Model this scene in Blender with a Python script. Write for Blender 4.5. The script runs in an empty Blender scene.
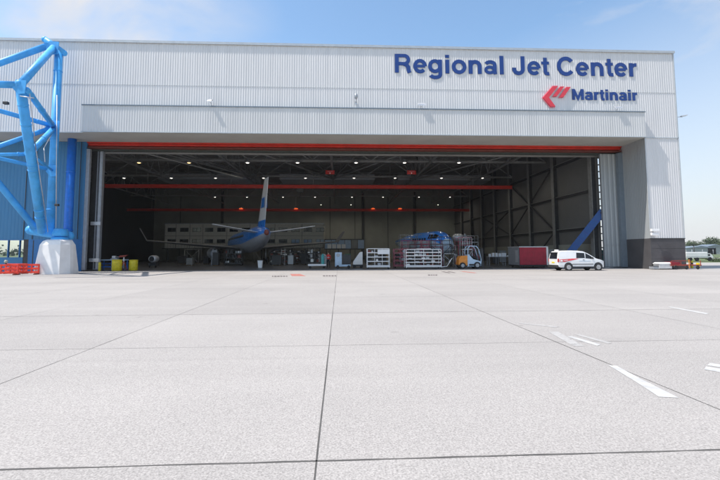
import bpy, bmesh, math, random
from mathutils import Vector, Matrix
random.seed(7)
PI = math.pi
S = bpy.context.scene
COL = S.collection

# ------------------------------------------------------------------ camera
CAMH = 1.75
YAW, PITCH, ROLL, FPX, PY = .049, .076, -.0039, 424.6, 220.0
fw = Vector((math.sin(YAW)*math.cos(PITCH), math.cos(YAW)*math.cos(PITCH), math.sin(PITCH)))
r0 = Vector((math.cos(YAW), -math.sin(YAW), 0)); u0 = r0.cross(fw)
rt = math.cos(ROLL)*r0 + math.sin(ROLL)*u0
up = -math.sin(ROLL)*r0 + math.cos(ROLL)*u0
cam_d = bpy.data.cameras.new('camera'); cam = bpy.data.objects.new('camera', cam_d); COL.objects.link(cam)
cam_d.sensor_width = 36; cam_d.lens = FPX/720*36; cam_d.shift_y = (PY-240)/720
cam_d.clip_start = .05; cam_d.clip_end = 5000
cam.matrix_world = Matrix(((rt.x, up.x, -fw.x, 0), (rt.y, up.y, -fw.y, 0), (rt.z, up.z, -fw.z, CAMH), (0, 0, 0, 1)))
S.camera = cam
def ray(x, y): return fw + rt*(x-360)/FPX + up*(PY-y)/FPX
def at(x, y, Y):
    d = ray(x, y); return Vector((0, 0, CAMH)) + d*(Y/d.y)
def ax(x, Y, y=230): return at(x, y, Y).x
def az(y, Y, x=340): return at(x, y, Y).z

# ------------------------------------------------------------------ light
SUN_EL, SUN_AZ = math.radians(59), math.radians(-104.5)      # azimuth clockwise from +Y : sun stands to the left, a touch in front
sd = Vector((math.sin(SUN_AZ)*math.cos(SUN_EL), math.cos(SUN_AZ)*math.cos(SUN_EL), math.sin(SUN_EL)))
W = bpy.data.worlds.new('World'); S.world = W; W.use_nodes = True
nt = W.node_tree; nt.nodes.clear(); N = nt.nodes.new; LK = nt.links.new
out = N('ShaderNodeOutputWorld'); bg = N('ShaderNodeBackground'); LK(bg.outputs[0], out.inputs[0])
sky = N('ShaderNodeTexSky'); sky.sky_type = 'NISHITA'; sky.sun_disc = False
sky.sun_elevation = SUN_EL; sky.sun_rotation = SUN_AZ; sky.dust_density = 1.0; sky.air_density = 1.2; sky.ozone_density = 1.5
bg.inputs[1].default_value = .15
tc = N('ShaderNodeTexCoord')
mp = N('ShaderNodeMapping'); mp.inputs['Scale'].default_value = (1.0, 1.0, 2.6); mp.inputs['Location'].default_value = (.80, .1, .0)
LK(tc.outputs['Generated'], mp.inputs[0])
nz = N('ShaderNodeTexNoise'); nz.inputs['Scale'].default_value = 2.1; nz.inputs['Detail'].default_value = 9; nz.inputs['Roughness'].default_value = .52; nz.inputs['Distortion'].default_value = .35
LK(mp.outputs[0], nz.inputs[0])
rp = N('ShaderNodeValToRGB'); rp.color_ramp.elements[0].position = .43; rp.color_ramp.elements[1].position = .60
LK(nz.outputs[0], rp.inputs[0])
sx = N('ShaderNodeSeparateXYZ'); LK(tc.outputs['Generated'], sx.inputs[0])
# thin high veil, thicker low down and towards the right of the view
veil = N('ShaderNodeMath'); veil.operation = 'MULTIPLY_ADD'; veil.inputs[1].default_value = -1.75; veil.inputs[2].default_value = .62
LK(sx.outputs['Z'], veil.inputs[0])
vx = N('ShaderNodeMath'); vx.operation = 'MULTIPLY_ADD'; vx.inputs[1].default_value = .50; LK(sx.outputs['X'], vx.inputs[0]); LK(veil.outputs[0], vx.inputs[2])
vc = N('ShaderNodeClamp'); vc.inputs[1].default_value = .02; vc.inputs[2].default_value = .9; LK(vx.outputs[0], vc.inputs[0])
cm = N('ShaderNodeMath'); cm.operation = 'MULTIPLY'; cm.inputs[1].default_value = 1.0; LK(rp.outputs[0], cm.inputs[0])
ab0 = N('ShaderNodeMath'); ab0.operation = 'ADD'; ab0.inputs[1].default_value = -.08; LK(sx.outputs['X'], ab0.inputs[0])
ab = N('ShaderNodeMath'); ab.operation = 'ABSOLUTE'; LK(ab0.outputs[0], ab.inputs[0])
ms = N('ShaderNodeMapRange'); ms.interpolation_type = 'SMOOTHSTEP'; ms.inputs[1].default_value = .16; ms.inputs[2].default_value = .5; LK(ab.outputs[0], ms.inputs[0])
cm2 = N('ShaderNodeMath'); cm2.operation = 'MULTIPLY'; LK(cm.outputs[0], cm2.inputs[0]); LK(ms.outputs[0], cm2.inputs[1]); cm = cm2
mxm = N('ShaderNodeMath'); mxm.operation = 'MAXIMUM'; LK(cm.outputs[0], mxm.inputs[0]); LK(vc.outputs[0], mxm.inputs[1])
mix = N('ShaderNodeMixRGB'); LK(mxm.outputs[0], mix.inputs[0]); tn = N('ShaderNodeMixRGB'); tn.blend_type = 'MULTIPLY'; tn.inputs[0].default_value = 1; tn.inputs[2].default_value = (.94, 1.06, 1.10, 1); LK(sky.outputs[0], tn.inputs[1]); LK(tn.outputs[0], mix.inputs[1]); mix.inputs[2].default_value = (3.95, 4.0, 4.2, 1)
LK(mix.outputs[0], bg.inputs[0])

sl = bpy.data.lights.new('sun', 'SUN'); sl.energy = 4.2; sl.angle = math.radians(.55); sl.color = (1, .94, .865)
so = bpy.data.objects.new('sun', sl); COL.objects.link(so); so.rotation_euler = sd.to_track_quat('Z', 'Y').to_euler()
S.view_settings.view_transform = 'Standard'; S.view_settings.look = 'None'; S.view_settings.exposure = .45; S.view_settings.gamma = 1
S.view_settings.use_curve_mapping = False
S.render.engine = 'CYCLES'
S.cycles.max_bounces = 8; S.cycles.diffuse_bounces = 5

# ------------------------------------------------------------------ materials
def mat(name, col, rough=.6, metal=0, var=.12, scale=3, bump=0, bscale=20, spec=None, stain=None, emit=None, trans=0, coat=0, stretch=None):
    m = bpy.data.materials.new(name); m.use_nodes = True; t = m.node_tree; b = t.nodes['Principled BSDF']
    b.inputs['Base Color'].default_value = (*col, 1); b.inputs['Roughness'].default_value = rough; b.inputs['Metallic'].default_value = metal
    if spec is not None: b.inputs['Specular IOR Level'].default_value = spec
    if coat: b.inputs['Coat Weight'].default_value = coat; b.inputs['Coat Roughness'].default_value = .08
    if trans: b.inputs['Transmission Weight'].default_value = trans
    if emit: b.inputs['Emission Color'].default_value = (*emit[0], 1); b.inputs['Emission Strength'].default_value = emit[1]
    g = t.nodes.new('ShaderNodeTexCoord'); vec = g.outputs['Object']
    if stretch:
        mm = t.nodes.new('ShaderNodeMapping'); mm.inputs['Scale'].default_value = stretch; t.links.new(vec, mm.inputs[0]); vec = mm.outputs[0]
    if var:
        n = t.nodes.new('ShaderNodeTexNoise'); n.inputs['Scale'].default_value = scale; n.inputs['Detail'].default_value = 7; n.inputs['Roughness'].default_value = .6
        t.links.new(vec, n.inputs[0])
        r = t.nodes.new('ShaderNodeValToRGB'); e = r.color_ramp.elements
        s2 = stain or tuple(c*(1-2*var) for c in col)
        e[0].position = .3; e[0].color = (*s2, 1); e[1].position = .68; e[1].color = (*[min(1, c*(1+var)) for c in col], 1)
        t.links.new(n.outputs[0], r.inputs[0]); t.links.new(r.outputs[0], b.inputs['Base Color'])
        q = t.nodes.new('ShaderNodeMapRange'); q.inputs[3].default_value = max(0, rough-.12); q.inputs[4].default_value = min(1, rough+.12)
        t.links.new(n.outputs[0], q.inputs[0]); t.links.new(q.outputs[0], b.inputs['Roughness'])
    if bump:
        n2 = t.nodes.new('ShaderNodeTexNoise'); n2.inputs['Scale'].default_value = bscale; n2.inputs['Detail'].default_value = 5
        t.links.new(g.outputs['Object'], n2.inputs[0])
        bp = t.nodes.new('ShaderNodeBump'); bp.inputs['Strength'].default_value = bump; bp.inputs['Distance'].default_value = .02
        t.links.new(n2.outputs[0], bp.inputs['Height']); t.links.new(bp.outputs[0], b.inputs['Normal'])
    return m
M = {}
def add(k, *a, **kw): M[k] = mat(k, *a, **kw); return M[k]
add('cladding', (.672, .665, .664), .55, .1, var=.04, scale=2.2, stretch=(1, 1, .05))
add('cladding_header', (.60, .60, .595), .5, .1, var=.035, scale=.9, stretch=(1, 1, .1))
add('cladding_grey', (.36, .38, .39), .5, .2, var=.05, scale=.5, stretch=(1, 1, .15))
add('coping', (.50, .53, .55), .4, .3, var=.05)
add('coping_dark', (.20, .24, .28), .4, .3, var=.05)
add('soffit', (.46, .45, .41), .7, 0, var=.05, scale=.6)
add('brown_panel', (.072, .068, .072), .6, 0, var=.12, scale=.8)
add('red_steel', (.60, .028, .012), .5, 0, var=.10, scale=1.2)
add('track_dark', (.06, .07, .06), .5, .3, var=.1)
add('blue_wall', (.045, .20, .39), .5, .1, var=.07, scale=.5, stretch=(1, 1, .2))
add('blue_door', (.03, .17, .42), .5, 0, var=.08)
add('blue_tube', (.06, .40, .86), .5, 0, var=.12, scale=1.1, bump=.1, bscale=14)
add('blue_strong', (.01, .18, .70), .4, 0, var=.08)
add('white_paint', (.84, .83, .82), .6, 0, var=.045, scale=1.4, bump=.15, bscale=8)
add('grey_steel', (.36, .38, .41), .4, .4, var=.08)
add('dark_steel', (.05, .05, .052), .5, .3, var=.15)
add('truss_steel', (.27, .27, .26), .5, .2, var=.12)
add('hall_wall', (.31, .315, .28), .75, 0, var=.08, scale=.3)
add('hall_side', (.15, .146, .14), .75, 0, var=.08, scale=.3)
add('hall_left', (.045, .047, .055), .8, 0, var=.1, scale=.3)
add('hall_roof', (.22, .21, .20), .8, 0, var=.1, scale=.4)
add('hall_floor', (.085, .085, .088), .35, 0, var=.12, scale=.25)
add('office', (.55, .545, .50), .7, 0, var=.06)
add('dark_glass', (.012, .014, .018), .1, 0, var=0)
add('glass', (.9, .95, .97), .03, 0, var=0, trans=1)
M['glass'].node_tree.nodes['Principled BSDF'].inputs['IOR'].default_value = 1.05
add('blue_glass', (.16, .28, .48), .12, 0, var=.1, scale=4)
add('fin_white', (.78, .80, .82), .35, 0, var=.04, coat=.3)
add('plane_blue', (.02, .24, .80), .3, 0, var=.05, coat=.4)
add('plane_navy', (.01, .05, .26), .35, 0, var=.05)
add('wing_grey', (.16, .165, .175), .5, 0, var=.08)
add('plane_grey', (.36, .39, .45), .4, 0, var=.05)
add('rubber', (.02, .02, .022), .75, 0, var=.15)
add('rim', (.45, .46, .48), .35, .6, var=.05)
add('yellow', (.70, .56, .015), .5, 0, var=.12, scale=5)
add('red', (.55, .03, .022), .5, 0, var=.12, scale=3)
add('barrier_red', (.78, .045, .02), .5, 0, var=.1, scale=4)
add('curtain_red', (.36, .022, .04), .7, 0, var=.12, scale=2, bump=.4, bscale=3)
add('pink_steel', (.42, .10, .14), .5, 0, var=.12)
add('car_white', (.74, .75, .76), .25, 0, var=.03, scale=.7, coat=.6)
add('van_red', (.62, .05, .06), .4, 0, var=.05)
add('plastic_black', (.025, .025, .028), .6, 0, var=.1)
add('orange', (.75, .26, .03), .4, 0, var=.1)
add('cab_blue', (.46, .60, .74), .4, 0, var=.08)
add('green', (.02, .28, .16), .5, 0, var=.1)
add('letter_blue', (.010, .050, .235), .4, 0, var=.08, scale=2)
add('letter_side', (.006, .02, .09), .5, 0, var=.05)
add('logo_red', (.72, .05, .075), .45, 0, var=.06)
add('logo_pink', (.72, .34, .40), .5, 0, var=.05)
add('light_metal', (.6, .61, .63), .35, .5, var=.06)
add('lamp_warm', (1, .8, .5), .5, 0, var=0, emit=((1, .62, .25), 2.2))
add('lamp_white', (1, .95, .85), .5, 0, var=0, emit=((1, .93, .80), 2.6))
add('lamp_red', (1, .2, .05), .5, 0, var=0, emit=((1, .13, .03), .55))
add('skin', (.5, .3, .22), .6, 0, var=.05)
add('trousers', (.02, .022, .03), .8, 0, var=.1)
add('hair', (.05, .03, .02), .7, 0, var=.1)
add('vest', (.75, .06, .05), .7, 0, var=.08)
add('bark', (.07, .055, .04), .9, 0, var=.2)
add('leaf', (.055, .085, .035), .8, 0, var=.3, scale=.3)
add('leaf_light', (.085, .12, .05), .8, 0, var=.3, scale=.3)
add('wood', (.3, .2, .1), .8, 0, var=.2)
add('strut_blue', (.008, .075, .27), .5, 0, var=.1)
add('red_dull', (.30, .05, .035), .7, 0, var=.15)
add('teal', (.05, .33, .32), .5, 0, var=.1)
add('red_brown', (.20, .045, .03), .6, 0, var=.15)
add('cream_panel', (.38, .36, .29), .7, 0, var=.05)

# ------------------------------------------------------------------ mesh helpers
class MB:
    def __init__(s): s.bm = bmesh.new(); s.mats = []
    def mi(s, m):
        if m is None: return 0
        m = M[m] if isinstance(m, str) else m
        if m not in s.mats: s.mats.append(m)
        return s.mats.index(m)
    def face(s, vs, m=None, smooth=False):
        try: f = s.bm.faces.new(vs)
        except ValueError: return
        f.material_index = s.mi(m); f.smooth = smooth; return f
    def poly(s, pts, m=None): return s.face([s.bm.verts.new(p) for p in pts], m)
    def box(s, x0, x1, y0, y1, z0, z1, m=None, bev=0):
        vs = [s.bm.verts.new(p) for p in ((x0,y0,z0),(x1,y0,z0),(x1,y1,z0),(x0,y1,z0),(x0,y0,z1),(x1,y0,z1),(x1,y1,z1),(x0,y1,z1))]
        fs = [s.face([vs[i] for i in f], m) for f in ((0,3,2,1),(4,5,6,7),(0,1,5,4),(1,2,6,5),(2,3,7,6),(3,0,4,7))]
        if bev:
            es = list({e for f in fs for e in f.edges})
            r = bmesh.ops.bevel(s.bm, geom=es, offset=bev, segments=2, affect='EDGES', profile=.5)
            for f in r['faces']: f.material_index = s.mi(m)
        return s
    def loft(s, rings, m=None, smooth=True, caps=True, mf=None):
        R = [[s.bm.verts.new(p) for p in r] for r in rings]; n = len(R[0])
        for i in range(len(R)-1):
            for j in range(n):
                k = (j+1) % n
                s.face([R[i][j], R[i][k], R[i+1][k], R[i+1][j]], mf(i, j) if mf else m, smooth)
        if caps:
            s.face(R[0][::-1], mf(0, 0) if mf else m); s.face(R[-1], mf(len(R)-2, 0) if mf else m)
        return s
    def tube(s, a, b, r, m=None, r2=None, n=12):
        a = Vector(a); b = Vector(b); d = (b-a).normalized(); r2 = r if r2 is None else r2
        x = d.orthogonal().normalized(); y = d.cross(x)
        ring = lambda c, q: [c+(x*math.cos(2*PI*i/n)+y*math.sin(2*PI*i/n))*q for i in range(n)]
        return s.loft([ring(a, r), ring(b, r2)], m)
    def bar(s, a, b, w, h, m=None):
        a = Vector(a); b = Vector(b); d = (b-a).normalized()
        x = d.cross(Vector((0, 0, 1)))
        if x.length < .01: x = Vector((1, 0, 0))
        x.normalize(); y = x.cross(d).normalized()
        ring = lambda c: [c+x*w/2+y*h/2, c-x*w/2+y*h/2, c-x*w/2-y*h/2, c+x*w/2-y*h/2]
        return s.loft([ring(a), ring(b)], m, smooth=False)
    def path(s, pts, r, m=None, n=8):
        for a, b in zip(pts, pts[1:]): s.tube(a, b, r, m, n=n)
        return s
    def lathe(s, prof, c=(0, 0, 0), axis='z', m=None, n=24, mf=None):
        rings = []
        for r, h in prof:
            ring = []
            for i in range(n):
                a = 2*PI*i/n; u, v = r*math.cos(a), r*math.sin(a)
                p = (u, v, h) if axis == 'z' else ((h, u, v) if axis == 'x' else (v, h, u))
                ring.append(Vector(p)+Vector(c))
            rings.append(ring)
        return s.loft(rings, m, mf=mf)
    def prism(s, pts, a, b, axis='y', m=None, smooth=False):
        f = {'y': lambda p, t: (p[0], t, p[1]), 'x': lambda p, t: (t, p[0], p[1]), 'z': lambda p, t: (p[0], p[1], t)}[axis]
        return s.loft([[f(p, a) for p in pts], [f(p, b) for p in pts]], m, smooth=smooth)
    def sphere(s, c, r, m=None, sc=(1, 1, 1), sub=2):
        g = bmesh.ops.create_icosphere(s.bm, subdivisions=sub, radius=r, matrix=Matrix.Translation(c) @ Matrix.Diagonal((*sc, 1)))
        fs = {f for v in g['verts'] for f in v.link_faces}; k = s.mi(m)
        for f in fs: f.material_index = k; f.smooth = True
        return s
    def build(s, name, m=None, parent=None, recalc=True):
        if recalc: bmesh.ops.recalc_face_normals(s.bm, faces=s.bm.faces)
        me = bpy.data.meshes.new(name); s.bm.to_mesh(me); s.bm.free()
        for q in (s.mats or [M[m] if isinstance(m, str) else m]): me.materials.append(q)
        o = bpy.data.objects.new(name, me); COL.objects.link(o); o.parent = parent
        return o
def tag(o, label, cat, group=None):
    o['label'] = label; o['category'] = cat
    if group: o['group'] = group
    return o
def struct(o, kind='structure'): o['kind'] = kind; return o
def thing(name, label, cat, loc=(0, 0, 0), rz=0, group=None):
    o = bpy.data.objects.new(name, None); COL.objects.link(o); o.location = loc; o.rotation_euler = (0, 0, rz); o.empty_display_size = .3
    return tag(o, label, cat, group)
def dup(root, loc, rz=0, label=None):
    r = root.copy(); COL.objects.link(r); r.location = loc; r.rotation_euler = (0, 0, rz)
    if label: r['label'] = label
    for ch in list(root.children):
        c = ch.copy(); COL.objects.link(c); c.parent = r
        for g in list(ch.children):
            d = g.copy(); COL.objects.link(d); d.parent = c
    return r
ORD = ['first', 'second', 'third', 'fourth', 'fifth', 'sixth', 'seventh', 'eighth', 'ninth', 'tenth', 'eleventh', 'twelfth', 'thirteenth', 'fourteenth']
def cboard(mb, x0, x1, z0, z1, Y, m, pitch=.23, dep=.016, sgn=-1, axis='x'):
    """trapezoidal sheet, ribs vertical; faces the -Y side (axis x) or an X side (axis y)"""
    pr = []; x = x0
    while x < x1-1e-6:
        for dx, d in ((0, 0), (.14, 0), (.18, 1), (.26, 1)):
            if x+dx*pitch/.3 < x1: pr.append((x+dx*pitch/.3, d*dep))
        x += pitch
    pr.append((x1, 0))
    P = (lambda a, d, z: (a, Y-sgn*d, z)) if axis == 'x' else (lambda a, d, z: (Y-sgn*d, a, z))
    lo = [mb.bm.verts.new(P(a, d, z0)) for a, d in pr]; hi = [mb.bm.verts.new(P(a, d, z1)) for a, d in pr]
    for i in range(len(pr)-1): mb.face([lo[i], lo[i+1], hi[i+1], hi[i]], m)

# ------------------------------------------------------------------ ground
def ground_mat():
    m = bpy.data.materials.new('apron_concrete'); m.use_nodes = True; t = m.node_tree; b = t.nodes['Principled BSDF']; A = t.nodes.new; L = t.links.new
    g = A('ShaderNodeTexCoord').outputs['Object']
    big = A('ShaderNodeTexNoise'); big.inputs['Scale'].default_value = .22; big.inputs['Detail'].default_value = 6; L(g, big.inputs[0])
    st = A('ShaderNodeMapping'); st.inputs['Scale'].default_value = (.06, .55, 1); L(g, st.inputs[0])
    streak = A('ShaderNodeTexNoise'); streak.inputs['Scale'].default_value = 1.2; streak.inputs['Detail'].default_value = 5; L(st.outputs[0], streak.inputs[0])
    fine = A('ShaderNodeTexNoise'); fine.inputs['Scale'].default_value = 55; fine.inputs['Detail'].default_value = 4; fine.inputs['Roughness'].default_value = .7; L(g, fine.inputs[0])
    vor = A('ShaderNodeTexVoronoi'); vor.inputs['Scale'].default_value = 62; L(g, vor.inputs[0])
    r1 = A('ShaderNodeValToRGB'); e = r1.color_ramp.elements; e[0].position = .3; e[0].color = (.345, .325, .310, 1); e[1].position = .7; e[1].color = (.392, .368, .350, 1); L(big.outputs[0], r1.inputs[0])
    r2 = A('ShaderNodeValToRGB'); e = r2.color_ramp.elements; e[0].position = .30; e[0].color = (.96, .96, .96, 1); e[1].position = .7; e[1].color = (1.04, 1.04, 1.04, 1); L(streak.outputs[0], r2.inputs[0])
    r3 = A('ShaderNodeValToRGB'); e = r3.color_ramp.elements; e[0].position = .32; e[0].color = (.62, .62, .62, 1); e[1].position = .68; e[1].color = (1.32, 1.32, 1.32, 1); L(fine.outputs[0], r3.inputs[0])
    r4 = A('ShaderNodeValToRGB'); e = r4.color_ramp.elements; e[0].position = .0; e[0].color = (.38, .37, .36, 1); e[1].position = .30; e[1].color = (1, 1, 1, 1)
    # only some stones read dark
    pick = A('ShaderNodeMath'); pick.operation = 'GREATER_THAN'; pick.inputs[1].default_value = .80
    sp = A('ShaderNodeSeparateColor'); L(vor.outputs['Color'], sp.inputs[0]); L(sp.outputs[0], pick.inputs[0])
    L(vor.outputs['Distance'], r4.inputs[0])
    pm = A('ShaderNodeMixRGB'); L(pick.outputs[0], pm.inputs[0]); pm.inputs[1].default_value = (1, 1, 1, 1); L(r4.outputs[0], pm.inputs[2])
    cur = r1.outputs[0]
    for q in (r2, r3, pm):
        x = A('ShaderNodeMixRGB'); x.blend_type = 'MULTIPLY'; x.inputs[0].default_value = 1; L(cur, x.inputs[1]); L(q.outputs[0], x.inputs[2]); cur = x.outputs[0]
    # slab to slab tone
    sc = A('ShaderNodeVectorMath'); sc.operation = 'MULTIPLY_ADD'; sc.inputs[1].default_value = (1/4.366, 1/4.4, 0); sc.inputs[2].default_value = (.0435, .155, 0); L(g, sc.inputs[0])
    fl = A('ShaderNodeVectorMath'); fl.operation = 'FLOOR'; L(sc.outputs[0], fl.inputs[0])
    wn = A('ShaderNodeTexWhiteNoise'); L(fl.outputs[0], wn.inputs[0]); mr = A('ShaderNodeMapRange'); mr.inputs[3].default_value = .955; mr.inputs[4].default_value = 1.03; L(wn.outputs['Value'], mr.inputs[0])
    # oil spots and dark drips
    sv = A('ShaderNodeTexVoronoi'); sv.inputs['Scale'].default_value = .62; L(g, sv.inputs[0]); dn = A('ShaderNodeTexNoise'); dn.inputs['Scale'].default_value = 9; dn.inputs['Detail'].default_value = 4; L(g, dn.inputs[0])
    ad = A('ShaderNodeMath'); ad.operation = 'MULTIPLY_ADD'; ad.inputs[1].default_value = .10; L(dn.outputs[0], ad.inputs[0]); L(sv.outputs['Distance'], ad.inputs[2])
    mo = A('ShaderNodeMapRange'); mo.inputs[1].default_value = .07; mo.inputs[2].default_value = .13; mo.inputs[3].default_value = .80; mo.inputs[4].default_value = 1; L(ad.outputs[0], mo.inputs[0])
    # long soft tyre tracks sweeping in to the doorway
    tm = A('ShaderNodeMapping'); tm.inputs['Rotation'].default_value = (0, 0, .22); tm.inputs['Scale'].default_value = (.035, 1.6, 1); L(g, tm.inputs[0])
    tn_ = A('ShaderNodeTexNoise'); tn_.inputs['Scale'].default_value = 1.0; tn_.inputs['Detail'].default_value = 3; L(tm.outputs[0], tn_.inputs[0])
    mt = A('ShaderNodeMapRange'); mt.inputs[1].default_value = .60; mt.inputs[2].default_value = .72; mt.inputs[3].default_value = 1; mt.inputs[4].default_value = .93; L(tn_.outputs[0], mt.inputs[0])
    for q in (mr, mo, mt):
        x = A('ShaderNodeVectorMath'); x.operation = 'SCALE'; L(cur, x.inputs[0]); L(q.outputs[0], x.inputs['Scale']); cur = x.outputs[0]
    L(cur, b.inputs['Base Color']); b.inputs['Roughness'].default_value = .8; b.inputs['Specular IOR Level'].default_value = .3
    bp = A('ShaderNodeBump'); bp.inputs['Strength'].default_value = .2; bp.inputs['Distance'].default_value = .004; L(fine.outputs[0], bp.inputs['Height']); L(bp.outputs[0], b.inputs['Normal'])
    return m
M['apron'] = ground_mat()
add('grass', (.10, .135, .05), .9, 0, var=.25, scale=.05)
add('joint', (.10, .095, .09), .9, 0, var=.2, scale=3)
add('joint_faint', (.24, .23, .22), .9, 0, var=.2, scale=3)
add('marking', (.50, .495, .485), .7, 0, var=.1, scale=6)
add('marking_worn', (.405, .392, .38), .8, 0, var=.06, scale=5)
add('marking_red', (.48, .19, .16), .8, 0, var=.15, scale=4)
add('marking_dark', (.12, .10, .10), .8, 0, var=.2, scale=4)
add('water', (.2, .22, .24), .2, 0, var=.1)

m = MB(); m.poly([(-2500, -300, 0), (2500, -300, 0), (2500, 3500, 0), (-2500, 3500, 0)], 'grass'); struct(m.build('grass_field'))
m = MB(); m.poly([(-140, -60, .004), (140, -60, .004), (140, 62, .004), (-140, 62, .004)], 'apron'); struct(m.build('apron'))
m = MB(); m.poly([(30, 96, .004), (400, 96, .004), (400, 104, .004), (30, 104, .004)], 'apron'); struct(m.build('service_road'))
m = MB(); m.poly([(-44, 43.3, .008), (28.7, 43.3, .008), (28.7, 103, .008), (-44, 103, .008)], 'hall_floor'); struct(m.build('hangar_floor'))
def strip(mb, x0, y0, x1, y1, w, z, m, seg=1, jit=0):
    a = Vector((x0, y0, z)); b = Vector((x1, y1, z)); d = (b-a).normalized(); n = Vector((-d.y, d.x, 0))
    L = []
    for i in range(seg+1):
        c = a.lerp(b, i/seg); q = w/2*(1+random.uniform(-jit, jit)); o = n*random.uniform(-jit, jit)*w*.3
        L.append((mb.bm.verts.new(c+n*q+o), mb.bm.verts.new(c-n*q+o)))
    for p, q in zip(L, L[1:]): mb.face([p[1], q[1], q[0], p[0]], m)
SL = 4.366
ysj = [3.58+.0*i for i in range(1)]
def joint(x0, y0, x1, y1, w, m='joint'):
    mb = MB(); L = math.hypot(x1-x0, y1-y0); strip(mb, x0, y0, x1, y1, w, .0062, m, max(1, int(L/.25)) if w > .015 else int(L), .45); struct(mb.build('pavement_joint'))
rows = [3.72, 8.17, 12.45, 16.9, 21.3, 25.6, 30.0, 34.4, 38.8]
for i, y in enumerate(rows):
    dy = [-.02, .0, .0, 0, 0, 0, 0, 0, 0][i]
    joint(-60, y+dy, 60, y-dy, [.022, .013, .016, .013, .014, .012, .012, .012, .012][i], 'joint' if i in (0, 2) else 'joint_faint')
joint(-.19, -2, -.19, 43, .015, 'joint'); joint(4.19, -2, 4.19, 43, .015, 'joint'); joint(-4.55, -2, -4.55, 43, .010, 'joint')
for k in (2, 3, 4, 5): joint(-.19+k*SL, -2, -.19+k*SL, 43, .01, 'joint_faint'); joint(-.19-k*SL, -2, -.19-k*SL, 43, .01, 'joint_faint')
def worn(name, thr):
    m = M[name]; t = m.node_tree; b = t.nodes['Principled BSDF']; o = t.nodes['Material Output']
    g = t.nodes.new('ShaderNodeTexCoord'); n = t.nodes.new('ShaderNodeTexNoise'); n.inputs['Scale'].default_value = 7; n.inputs['Detail'].default_value = 9; n.inputs['Roughness'].default_value = .72; t.links.new(g.outputs['Object'], n.inputs[0])
    r = t.nodes.new('ShaderNodeMapRange'); r.inputs[1].default_value = thr; r.inputs[2].default_value = thr+.10; t.links.new(n.outputs[0], r.inputs[0]); t.links.new(r.outputs[0], b.inputs['Alpha'])
worn('marking', .27); worn('marking_worn', .34); worn('marking_red', .36); worn('marking_dark', .33)
def marking(pts, m='marking'):
    mb = MB(); mb.poly([(*p, .0082) for p in pts], m); return struct(mb.build('painted_marking'))
p0 = lambda x, y: tuple(round(q, 3) for q in ((lambda d: (d*(-CAMH/d.z)).xy)(ray(x, y))))
def painted(pts, m): return marking([p0(*p) for p in pts], m)
painted([(659, 397.5), (679, 398.5), (640, 379), (617, 366.5), (608, 365.5), (632, 380)], 'marking')
painted([(668, 307.2), (671, 307.0), (709, 313.6), (706, 314.6)], 'marking')
painted([(704, 370), (735, 375.5), (735, 371.5), (706, 367)], 'marking'); painted([(707, 366), (735, 370), (735, 367.5), (710, 363.5)], 'marking')
painted([(567, 337), (572, 336.5), (601, 345), (597, 346.2)], 'marking'); painted([(575, 335), (579, 334.6), (612, 343.2), (608, 344.2)], 'marking_worn')
painted([(548, 332), (558, 332), (584, 346.5), (574, 346.8)], 'marking_worn'); painted([(520, 323), (560, 327), (556, 327.8), (518, 323.6)], 'marking_worn')
marking([p0(292, 276.2), p0(306, 276.2), p0(300, 274), p0(290, 274)], 'marking_red')
marking([p0(441, 271.8), p0(449, 273.2), p0(451, 273.0), p0(444, 271.6)], 'marking_dark'); marking([p0(447, 271.5), p0(454, 273.0), p0(456, 272.8), p0(449, 271.4)], 'marking_dark')
marking([p0(460, 271.6), p0(474, 273.2), p0(477, 272.9), p0(464, 271.4)], 'marking_red')
def dashes(xa, xb, y):
    mb = MB(); x = xa
    while x < xb:
        w = random.uniform(1.2, 2.2); q = [p0(x, y+.45), p0(x+w, y+.45), p0(x+w, y-.45), p0(x, y-.45)]; mb.poly([(*k, .012) for k in q], 'marking_dark'); x += w+.9
    struct(mb.build('painted_lettering'))
dashes(272, 288, 276.4); dashes(323, 336, 276.0); dashes(428, 438, 275.2)
# tyre rubber sweeping over the apron, very faint
add('tyre_rub', (.33, .325, .32), .8, 0, var=.08, scale=2)

# ------------------------------------------------------------------ hangar
ZS, ZT = 13.05, 21.75; FY, HY, DY = 40.0, 39.35, 43.4
XR, XP, XL = 33.75, 30.3, -41.0
H = thing('hangar', 'huge pale grey ribbed metal hangar with wide open doorway and dark interior', 'hangar')
m = MB(); cboard(m, XL, XR, ZS, ZT, FY, 'cladding'); m.build('facade', None, H, recalc=False)
for zz in (17.6,):
    m = MB(); m.box(XL, XR-.07, FY-.022, FY-.002, zz, zz+.018, 'coping'); m.build('lap_joint', None, H)
m = MB(); cboard(m, XP, XR, 3.0, ZS, FY, 'cladding'); m.build('front_pier', None, H, recalc=False)
m = MB(); m.box(XP-.02, XR+.02, FY-.03, 46.0, .004, 3.0, 'brown_panel'); m.box(XP-.05, XR+.05, FY-.07, FY-.03, 2.93, 3.02, 'dark_steel')
for z in (1.0, 2.0): m.box(XP, XR, FY-.036, FY-.03, z, z+.02, 'dark_steel')
m.build('base_panel', None, H)
m = MB(); m.box(XR-.03, XR, FY+.045, 46, 3.0, ZT, 'cladding'); m.box(XL, XR, FY+.06, FY+.2, ZS+.02, ZT-.02, 'cladding_grey'); m.box(XL, XR, 45.8, 46, ZS+.02, ZT-.02, 'cladding_grey'); m.box(XL, XR, FY+.2, 45.8, ZT-.1, ZT-.02, 'cladding_grey')
m.build('upper_wall', None, H)
m = MB(); m.box(XP+.03, XR-.05, 45.9, 46, 3, ZS, 'cladding_grey'); m.build('rear_panel', None, H)
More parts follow.
